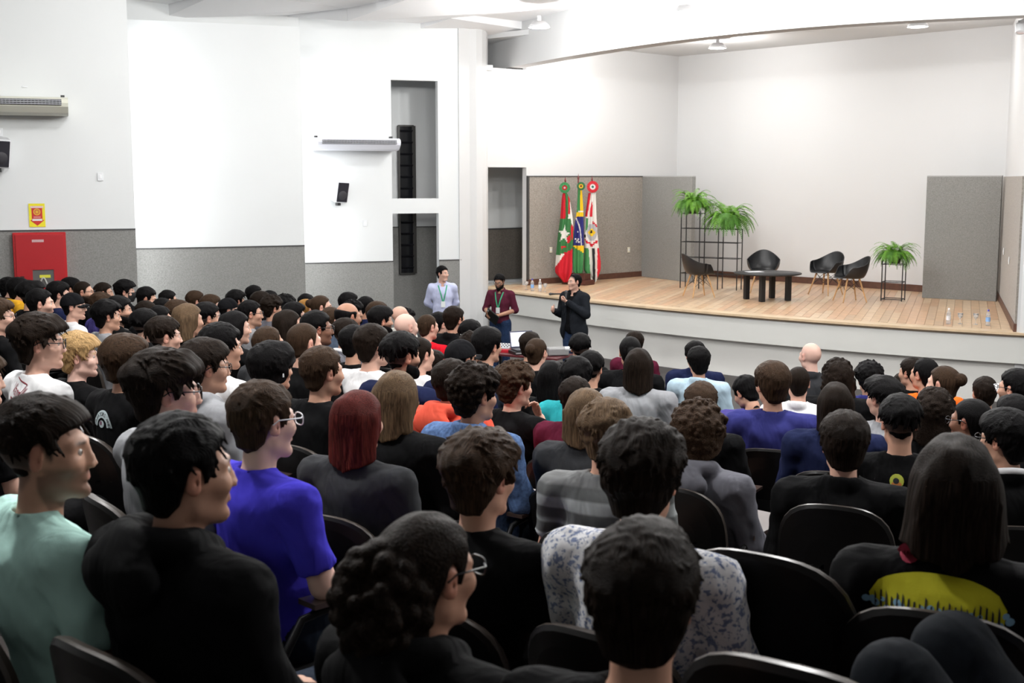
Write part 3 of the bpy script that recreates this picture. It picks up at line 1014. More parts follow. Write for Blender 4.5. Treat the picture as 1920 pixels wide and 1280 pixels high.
    if s.get('long'):
        Ln, wd_ = s['long'], s.get('wide', 0)
        f.ell((0, -.078, -.05 - Ln * .34), (.088 + wd_ * .75, .046, .10 + Ln * .66), .035)
        f.ell((0, -.050, -.01), (.092 + wd_ * .3, .072, .10), .03)
        for sx in (-1, 1):
            f.cap((sx * .070, -.030, .02), (sx * (.078 + wd_ * .9), -.045, -.04 - Ln * .75), .026, .030 + wd_ * .3, .03)
        if s.get('curls'):
            for i in range(150):
                a = r.uniform(-1, 1); zz = r.uniform(-Ln - .02, .0)
                f.ell((a * (.098 + wd_ * .8), -.075 - .045 * math.sqrt(max(0, 1 - a * a)) + .04 * abs(a), zz), (.020 * r.uniform(.7, 1.2),) * 3, .01)
        for i in range(70):
            a = r.uniform(-1, 1) * .97
            rx_ = .088 + wd_ * .75
            yy = -.078 - .046 * math.sqrt(1 - a * a)
            z0_ = r.uniform(-.12, .04); z1_ = max(-Ln - .03, z0_ - r.uniform(.10, .25))
            f.cap((a * rx_ * .97, yy + .004, z0_), (a * rx_ * r.uniform(.94, 1.06), yy + r.uniform(-.004, .004), z1_), r.uniform(.005, .009), .005, .004)
        # end of the hair
        zc = z + Ln + .02 - .45 * np.abs(x) + .014 * wob(x, y, z * 0, 31 + var, 90)
        f.F = np.maximum(f.F, -zc).astype(np.float32)
        clp = wob(x, y, z * .12, 41 + var, 75) * .004
        f.F = (f.F + clp).astype(np.float32)
    if s.get('tail'):
        f.ell((0, -.118, .035), (.026, .026, .026), .012)
        f.cap((0, -.14, .02), (0, -.135, -.20), .030, .016, .02)
    if s.get('bun'):
        f.ell((0, -.125, .045), (s['bun'],) * 3, .008)
    if s.get('curlbun'):
        for i in range(210):
            v = r.normal(size=3); v /= np.linalg.norm(v)
            p = np.array((-.02 + v[0] * .100, -.110 + v[1] * .075, -.045 + v[2] * .115))
            f.ell(p, (.021 * r.uniform(.6, 1.2),) * 3, .006)
        f.ell((-.02, -.10, -.045), (.095, .07, .11), .02)
        f.cap((-.01, -.10, -.05), (0, -.09, -.24), .06, .055, .03)
    V, Q = nets(f.F, f.xs, f.ys, f.zs)
    azv = np.arctan2(V[:, 0], V[:, 1] + .02)
    if s.get('curls') or s.get('curlbun'):
        strand = np.stack([V[:, 0] * 160, V[:, 1] * 160, V[:, 2] * 160], 1)
    else:
        ph = np.arctan2(np.hypot(V[:, 0], V[:, 1] + .02), np.maximum(V[:, 2] + .0, -.02))
        wv = V[:, 0] * 170 * smooth01(.05, .11, V[:, 2]) + (1 - smooth01(.05, .11, V[:, 2])) * np.sin(azv * .5) * 45
        strand = np.stack([wv + wob(V[:, 0], V[:, 1], V[:, 2], 77, 30) * 2, np.cos(azv * .5) * 30, V[:, 2] * 10 + V[:, 1] * 10], 1)
    me = np_mesh('hair_' + style, V, Q, [HAIR])
    at_ = me.attributes.new('strand', 'FLOAT_VECTOR', 'POINT')
    at_.data.foreach_set('vector', np.ascontiguousarray(strand, dtype=np.float32).ravel())
    HAIR_CACHE[key] = me
    return me
def beard_mesh():
    key = 'beard'
    if key in HAIR_CACHE: return HAIR_CACHE[key]
    h = .0055
    f = Field(steps([(-.10, .10, h)]), steps([(-.06, .15, h)]), steps([(-.16, .05, h)]))
    head_parts(f, (0, 0, 0), ears=False)
    x, y, z = f.co((slice(None),) * 3)
    on = smooth01(-.018, -.034, z + 0 * x) * smooth01(.0, .02, y + .02 - .25 * (z + .04)) * smooth01(-.15, -.13, z)
    lip = np.exp(-(x / .022) ** 2 - ((z + .063) / .012) ** 2) * (y > .08)
    cheek = smooth01(.005, -.02, z + .04 + .35 * (y - .04)) 
    on = on * (1 - lip) * cheek
    f.F = (f.F - (-.014 + .024 * on) - .002 * wob(x, y, z, 3, 160)).astype(np.float32)
    V, Q = nets(f.F, f.xs, f.ys, f.zs)
    me = np_mesh('beard', V, Q, [HAIR])
    at_ = me.attributes.new('strand', 'FLOAT_VECTOR', 'POINT')
    at_.data.foreach_set('vector', np.ascontiguousarray(V * 200, dtype=np.float32).ravel())
    HAIR_CACHE[key] = me
    return me

# ---- clothes
def cloth_mat(name, kind):
    m = bpy.data.materials.new(name)
    m.use_nodes = True
    nt = m.node_tree
    b = nt.nodes['Principled BSDF']
    b.inputs['Roughness'].default_value = .85
    b.inputs['Specular IOR Level'].default_value = .06
    b.inputs['Sheen Weight'].default_value = .0
    oi = nt.nodes.new('ShaderNodeObjectInfo')
    tc = nt.nodes.new('ShaderNodeTexCoord')
    n1 = nt.nodes.new('ShaderNodeTexNoise'); n1.inputs['Scale'].default_value = 5.0; n1.inputs['Detail'].default_value = 3; n1.inputs['Distortion'].default_value = .8
    mp = nt.nodes.new('ShaderNodeMapping'); mp.inputs['Scale'].default_value = (1, 1, .45); mp.inputs['Rotation'].default_value = (.3, .5, 0)
    nt.links.new(tc.outputs['Object'], mp.inputs['Vector']); nt.links.new(mp.outputs['Vector'], n1.inputs['Vector'])
    bp_ = nt.nodes.new('ShaderNodeBump'); bp_.inputs['Strength'].default_value = .75; bp_.inputs['Distance'].default_value = .05
    nt.links.new(n1.outputs['Fac'], bp_.inputs['Height'])
    n2 = nt.nodes.new('ShaderNodeTexNoise'); n2.inputs['Scale'].default_value = 300
    nt.links.new(tc.outputs['Object'], n2.inputs['Vector'])
    b2 = nt.nodes.new('ShaderNodeBump'); b2.inputs['Strength'].default_value = .12; b2.inputs['Distance'].default_value = .004
    nt.links.new(n2.outputs['Fac'], b2.inputs['Height']); nt.links.new(bp_.outputs['Normal'], b2.inputs['Normal'])
    nt.links.new(b2.outputs['Normal'], b.inputs['Normal'])
    c = oi.outputs['Color']
    def ramp(src, stops):
        r_ = nt.nodes.new('ShaderNodeValToRGB')
        el = r_.color_ramp.elements
        while len(el) < len(stops): el.new(.5)
        for e, (p, cc) in zip(el, stops): e.position = p; e.color = (*cc, 1)
        nt.links.new(src, r_.inputs['Fac'])
        return r_.outputs['Color']
    if kind == 'floral':
        v = nt.nodes.new('ShaderNodeTexVoronoi'); v.inputs['Scale'].default_value = 55
        mp2 = nt.nodes.new('ShaderNodeMapping'); mp2.inputs['Scale'].default_value = (1, 1, .55)
        nd = nt.nodes.new('ShaderNodeTexNoise'); nd.inputs['Scale'].default_value = 18
        nt.links.new(tc.outputs['Object'], nd.inputs['Vector'])
        ad = nt.nodes.new('ShaderNodeMix'); ad.data_type = 'RGBA'; ad.inputs['Factor'].default_value = .12
        nt.links.new(tc.outputs['Object'], mp2.inputs['Vector'])
        nt.links.new(mp2.outputs['Vector'], ad.inputs[6]); nt.links.new(nd.outputs['Color'], ad.inputs[7])
        nt.links.new(ad.outputs[2], v.inputs['Vector'])
        n3 = nt.nodes.new('ShaderNodeTexNoise'); n3.inputs['Scale'].default_value = 75; n3.inputs['Detail'].default_value = 2
        nt.links.new(tc.outputs['Object'], n3.inputs['Vector'])
        c1 = ramp(n3.outputs['Fac'], [(.0, (.10, .12, .22)), (.40, (.20, .24, .36)), (.46, (.62, .62, .64)), (1, (.66, .66, .67))])
        c2 = ramp(v.outputs['Distance'], [(.0, (.20, .26, .42)), (.20, (.35, .40, .52)), (.30, (.9, .9, .9)), (1, (1, 1, 1))])
        mx = nt.nodes.new('ShaderNodeMix'); mx.data_type = 'RGBA'; mx.blend_type = 'MULTIPLY'; mx.inputs['Factor'].default_value = .8
        nt.links.new(c1, mx.inputs[6]); nt.links.new(c2, mx.inputs[7])
        c = mx.outputs[2]
    elif kind == 'stripe':
        sx = nt.nodes.new('ShaderNodeSeparateXYZ'); nt.links.new(tc.outputs['Object'], sx.inputs[0])
        g = (.20, .21, .21); lg = (.42, .45, .46); dk = (.10, .105, .105); me_ = (.24, .26, .26)
        sub = nt.nodes.new('ShaderNodeMapRange'); sub.inputs['From Min'].default_value = .55; sub.inputs['From Max'].default_value = 1.05
        nt.links.new(sx.outputs['Z'], sub.inputs['Value'])
        c = ramp(sub.outputs['Result'], [(0, me_), (.38, me_), (.40, lg), (.46, lg), (.48, dk), (.56, dk), (.58, me_), (.62, dk), (.70, dk), (.72, (.30, .32, .32)), (.80, (.28, .30, .30)), (.82, dk), (.90, dk), (.92, (.17, .175, .175))])
    elif kind == 'denim':
        n3 = nt.nodes.new('ShaderNodeTexNoise'); n3.inputs['Scale'].default_value = 60; n3.inputs['Detail'].default_value = 5
        nt.links.new(tc.outputs['Object'], n3.inputs['Vector'])
        mr = nt.nodes.new('ShaderNodeMapRange')
        for k_, v_ in (('From Min', .3), ('From Max', .7), ('To Min', .65), ('To Max', 1.4)): mr.inputs[k_].default_value = v_
        nt.links.new(n3.outputs['Fac'], mr.inputs['Value'])
        sc = nt.nodes.new('ShaderNodeVectorMath'); sc.operation = 'SCALE'
        nt.links.new(c, sc.inputs[0]); nt.links.new(mr.outputs['Result'], sc.inputs['Scale'])
        c = sc.outputs['Vector']
    nt.links.new(c, b.inputs['Base Color'])
    return m
CLOTH = cloth_mat('cloth', 'plain'); FLORAL = cloth_mat('floral_cloth', 'floral'); STRIPE = cloth_mat('striped_cloth', 'stripe'); DENIM = cloth_mat('denim_cloth', 'denim')

def cloth_grid():
    return Field(steps([(-.39, .39, .0125)]), steps([(-.30, .17, .0125), (.17, .40, .02)]), steps([(.42, .60, .02), (.60, 1.13, .0125)]))
GARM_CACHE = {}
def garment(kind, pose='lap'):
    """torso clothes of the seated figure: tee, long, shirt, hoodie, jacket, denim"""
    key = (kind, pose)
    if key in GARM_CACHE: return GARM_CACHE[key]
    f = cloth_grid()
    thick = {'tee': .014, 'polo': .015, 'long': .016, 'shirt': .016, 'hoodie': .026, 'jacket': .024, 'collar': .016}[kind]
    torso_seated(f, thick, .05)
    p = dict(SEAT_PTS)
    arms = []
    for s in (-1, 1):
        S_, E_, W_ = [Vector((s * q[0], q[1], q[2])) for q in (p['sh'], p['el'], p['wr'])]
        if pose == 'chin' and s > 0: E_, W_ = Vector((.20, .10, .76)), Vector((.045, .135, .985))
        if kind in ('tee', 'polo'):
            M_ = S_.lerp(E_, .78)
            f.cap(S_, M_, .066, .066, .035)
            # flat cuff
            d = (E_ - S_).normalized(); cpt = S_.lerp(E_, .80)
            arms.append((cpt, d))
        else:
            f.cap(S_, E_, .060 + thick * .5, .052 + thick * .5, .035)
            f.cap(E_, E_.lerp(W_, .97), .053 + thick * .5, .038 + thick * .4, .025)
    x, y, z = f.co((slice(None),) * 3)
    # folds: long soft ones across the back and tighter ones near the arms
    fold = wob(x * 1.2, y, z * .7, 4, 30) * .006 + wob(x * 1.5 + z * .8, y, z * .5, 14, 70) * .0028 + np.abs(wob(x, y, z, 8, 44)) * .009 * smooth01(.10, .22, np.abs(x) + 0 * z)
    f.F = (f.F + fold - .002).astype(np.float32)
    for cpt, d in arms:
        pl = (x - cpt.x) * d.x + (y - cpt.y) * d.y + (z - cpt.z) * d.z
        near = ((x - cpt.x) ** 2 + (y - cpt.y) ** 2 + (z - cpt.z) ** 2) < .018
        f.F = np.where(near & (np.sign(x) == np.sign(cpt.x)) & (np.abs(x) > .165), np.maximum(f.F, pl), f.F).astype(np.float32)
    # neck opening with a ribbed collar
    f.cap((0, -.083, .985), (0, -.077, 1.040), .066 + thick * .4, .063 + thick * .4, .025)
    f.cap((0, -.077, 1.040), (0, -.066, 1.20), .060, .062, .005, carve=True)
    f.ell((0, -.025, 1.03), (.058, .055, .05), .01, carve=True)
    if kind in ('tee', 'long'): f.ell((0, -.085, 1.105), (.12, .12, .045), .01, carve=True)
    if kind == 'hoodie':
        for i in range(28):
            a = 2 * math.pi * i / 28
            c1, s1 = math.cos(a), math.sin(a)
            rr = .098 if s1 < 0 else .085
            f.ell((rr * c1, -.090 + rr * s1 * .95, 1.062 - .045 * s1 * (1 if s1 > 0 else .25)), (.036, .036, .036), .010)
        f.ell((0, -.215, 1.000), (.130, .050, .075), .010)
        f.ell((0, -.205, 1.060), (.090, .03, .03), .008)
        f.ell((0, -.20, .90), (.075, .035, .06), .02)
    if kind in ('jacket', 'polo', 'shirt', 'collar'):
        for i in range(28):
            a = 2 * math.pi * i / 28
            c1, s1 = math.cos(a), math.sin(a)
            f.ell((.074 * c1, -.083 + .076 * s1, 1.030 - .022 * s1), (.015, .015, .034 if kind != 'jacket' else .040), .008)
        if kind == 'jacket': 
            for sx in (-1, 1): f.cap((sx * .07, -.115, 1.06), (sx * .085, -.03, 1.0), .016, .016, .01)
    V, Q = nets(f.F, f.xs, f.ys, f.zs)
    me = np_mesh('garment_' + kind, V, Q, [CLOTH])
    GARM_CACHE[key] = me
    return me
def trousers_mesh(pose='lap'):
    if pose not in ('cross', 'kneeup'): pose = 'lap'
    if ('tr', pose) in GARM_CACHE: return GARM_CACHE[('tr', pose)]
    f = Field(steps([(-.30, .30, .016)]), steps([(-.20, .60, .02)]), steps([(.06, .94, .02)]))
    f.ell((0, .005, .53), (.186, .148, .118), .04)
    legs_seated(f, .014, pose)
    x, y, z = f.co((slice(None),) * 3)
    f.F = np.maximum(f.F + wob(x, y, z, 5, 30) * .004, (.47 if pose == 'kneeup' else .105) - z).astype(np.float32)
    V, Q = nets(f.F, f.xs, f.ys, f.zs)
    GARM_CACHE[('tr', pose)] = np_mesh('trousers', V, Q, [CLOTH])
    return GARM_CACHE[('tr', pose)]
def shoe_mesh():
    if 'sh' in GARM_CACHE: return GARM_CACHE['sh']
    f = Field(steps([(-.08, .08, .01)]), steps([(-.10, .25, .012)]), steps([(-.01, .16, .01)]))
    f.cap((0, -.02, .05), (0, .14, .04), .052, .040, .03)
    f.cap((0, -.02, .06), (0, -.03, .10), .046, .044, .02)
    f.ell((0, .06, .018), (.054, .15, .02), .01)
    x, y, z = f.co((slice(None),) * 3)
    f.F = np.maximum(f.F, .002 - z).astype(np.float32)
    V, Q = nets(f.F, f.xs, f.ys, f.zs)
    GARM_CACHE['sh'] = np_mesh('shoe', V, Q, [CLOTH])
    return GARM_CACHE['sh']

def cap_meshes():
    if 'cap' in GARM_CACHE: return GARM_CACHE['cap']
    h = .007
    f = Field(steps([(-.13, .13, h)]), steps([(-.15, .15, h)]), steps([(-.06, .16, h)]))
    f.ell((0, -.014, .030), (.092, .112, .106), .01)
    f.cap((0, -.014, -.01), (0, -.014, -.02), .05, .05, .02)
    x, y, z = f.co((slice(None),) * 3)
    f.F = np.maximum(f.F, .018 + .10 * (y + .014) - z + 0 * x)
    f.F = f.F.astype(np.float32)
    V, Q = nets(f.F, f.xs, f.ys, f.zs)
    crown = np_mesh('cap_crown', V, Q, [CLOTH])
    b = MB()
    pts = []
    for i in range(9):
        t = i / 8
        row = []
        for j in range(7):
            a = -1 + 2 * j / 6
            wx = .082 * (1 - .18 * t * abs(a))
            yy = .075 * (1 - .35 * a * a) + t * .085 * (1 - .45 * a * a)
            row.append((wx * a, yy, .030 - .018 * a * a - .012 * t))
        pts.append(row)
    b.grid(pts)
    b.grid([[(x_, y_, z_ - .006) for x_, y_, z_ in r_] for r_ in pts], flip=True)
    brim = b.mesh('cap_brim', CLOTH)
    GARM_CACHE['cap'] = (crown, brim)
    return GARM_CACHE['cap']
def glasses_mesh():
    if 'gl' in GARM_CACHE: return GARM_CACHE['gl']
    m = MB()
    for s in (-1, 1):
        ring = []
        for i in range(17):
            a = 2 * math.pi * i / 16
            ca_, sa = math.cos(a), math.sin(a)
            q = (abs(ca_) ** 3 + abs(sa) ** 3) ** (-1 / 3)
            ring.append((s * .034 + .026 * ca_ * q, .113 - .10 * abs(s * .034 + .026 * ca_ * q) ** 1.5 * 3, .002 + .020 * sa * q))
        m.tube(ring, .0022, 6, cap=False)
        m.tube([(s * .060, .104, .012), (s * .084, .085, .014), (s * .086, .0, .018), (s * .082, -.02, .005)], .0024, 6)
    m.tube([(-.009, .112, .006), (0, .115, .010), (.009, .112, .006)], .002, 6)
    GARM_CACHE['gl'] = m.mesh('glasses', mat('glasses_frame', (.01, .01, .012), .25))
    return GARM_CACHE['gl']
def eye_mesh():
    if 'eye' in GARM_CACHE: return GARM_CACHE['eye']
    m = MB()
    prof = [(0.0001, .0122), (.003, .0118), (.0055, .0108)]
    M_ = Matrix.Rotation(R(-90), 4, 'X')
    m.lathe(prof, 12, mi=1, M=M_)
    m.lathe([(.0055, .0108), (.0095, .0075), (.0120, .0), (.0095, -.0075), (.0001, -.012)], 12, mi=0, M=M_)
    GARM_CACHE['eye'] = m.mesh('eye', [mat('eye_white', (.50, .47, .44), .25), mat('eye_iris', (.03, .018, .012), .1)])
    return GARM_CACHE['eye']

BODY_CACHE = {}
def body_mesh(pose, yawbin, pitchbin):
    key = (pose, yawbin, pitchbin)
    if key in BODY_CACHE: return BODY_CACHE[key]
    if pose not in BODY_CACHE:
        V, Q = seated_body(pose)
        BODY_CACHE[pose] = (V, Q, masks(V))
    V, Q, M_ = BODY_CACHE[pose]
    me = np_mesh('seated_body', turn(V, R(yawbin), R(pitchbin)), Q, [SKIN], M_)
    BODY_CACHE[key] = me
    return me

def project_print(shapes, garm, parent, off=.0035):
    """lays flat printed shapes on the back of a garment; shapes: list of (name, [(x, z) polygons as triangles/quads], material)"""
    from mathutils.bvhtree import BVHTree
    vs_ = [v.co.copy() for v in garm.vertices]
    bv = BVHTree.FromPolygons(vs_, [tuple(p.vertices) for p in garm.polygons])
    out = []
    for name, V2, F2, m in shapes:
        pts = []
        ok = True
        for (x, z, lift) in V2:
            hit = bv.ray_cast(Vector((x, -1, z)), Vector((0, 1, 0)))
            yy = hit[0].y if hit[0] is not None else -.15
            pts.append((x, yy - off - lift, z))
        mb = MB().add(pts, F2)
        o = mb.build(name, m, parent)
        out.append(o)
    return out
def poly_fill(poly, step=.012):
    """subdivided filled polygon in the plane (x, z) so that it can follow the cloth"""
    bm = bmesh.new()
    f = bm.faces.new([bm.verts.new((p[0], 0, p[1])) for p in poly])
    bmesh.ops.triangulate(bm, faces=[f])
    for it in range(4):
        es = [e for e in bm.edges if e.calc_length() > step]
        if not es: break
        bmesh.ops.subdivide_edges(bm, edges=es, cuts=1)
        bmesh.ops.triangulate(bm, faces=bm.faces[:])
    bm.verts.index_update()
    V2 = [(v.co.x, v.co.z) for v in bm.verts]
    F2 = [tuple(v.index for v in f_.verts) for f_ in bm.faces]
    bm.free()
    return V2, F2
def text_fill(txt, size, cx, cz, shear=0.0, rot=0.0, mirror=False, step=.02):
    cu_ = bpy.data.curves.new('txt', 'FONT')
    cu_.body = txt; cu_.size = size; cu_.align_x = 'CENTER'; cu_.align_y = 'CENTER'; cu_.resolution_u = 3; cu_.shear = shear
    ob = bpy.data.objects.new('txt', cu_)
    link(ob)
    dg = bpy.context.evaluated_depsgraph_get()
    dg.update()
    me = ob.evaluated_get(dg).to_mesh()
    V2 = []
    c_, s_ = math.cos(rot), math.sin(rot)
    for v in me.vertices:
        V2.append((cx + v.co.x * c_ - v.co.y * s_, cz + v.co.x * s_ + v.co.y * c_))
    F2 = [tuple(p.vertices) for p in me.polygons]
    ob.evaluated_get(dg).to_mesh_clear()
    bpy.data.objects.remove(ob)
    bpy.data.curves.remove(cu_)
    return V2, F2
# ------------------------------------------------------------------ the audience: crown position in the photo survey, head size, look
CC = dict(black=(.0045, .0045, .005), navy=(.010, .014, .045), white=(.74, .74, .75), grey=(.26, .265, .28), charcoal=(.030, .031, .034), royal=(.045, .035, .42),
          mint=(.42, .66, .60), maroon=(.085, .010, .026), teal=(.03, .38, .42), red=(.52, .008, .018), mustard=(.55, .29, .02), orange=(.78, .13, .015),
          ltblue=(.42, .56, .66), denim=(.085, .145, .29), coral=(.62, .085, .05), indigo=(.028, .030, .14), purple=(.06, .05, .20), slate=(.055, .075, .11),
          green=(.03, .16, .06), pink=(.62, .42, .50), offwhite=(.58, .58, .54), mid=(.12, .12, .14), jeans=(.03, .05, .11), darkjeans=(.012, .017, .028), stripe=(.2, .2, .2), floral=(.6, .6, .6))
CN = dict(royal='royal blue', ltblue='pale blue', denim='blue denim', indigo='deep blue', mid='mid grey', slate='slate blue', offwhite='off-white', stripe='grey striped', floral='white floral-print', navy='navy')
GN = dict(tee='t-shirt', polo='polo shirt', long='sweater', shirt='shirt', hoodie='hoodie', jacket='jacket', collar='white-collared sweater')
HCOL = dict(K=(.0040, .0036, .0038), D=(.010, .0064, .0045), B=(.030, .0175, .0105), L=(.085, .055, .032), Y=(.30, .19, .085), R=(.060, .010, .008), G=(.22, .11, .03))
SK = dict(l=(.62, .38, .29), m=(.50, .29, .20), t=(.36, .19, .12), b=(.17, .085, .05), p=(.70, .46, .38))
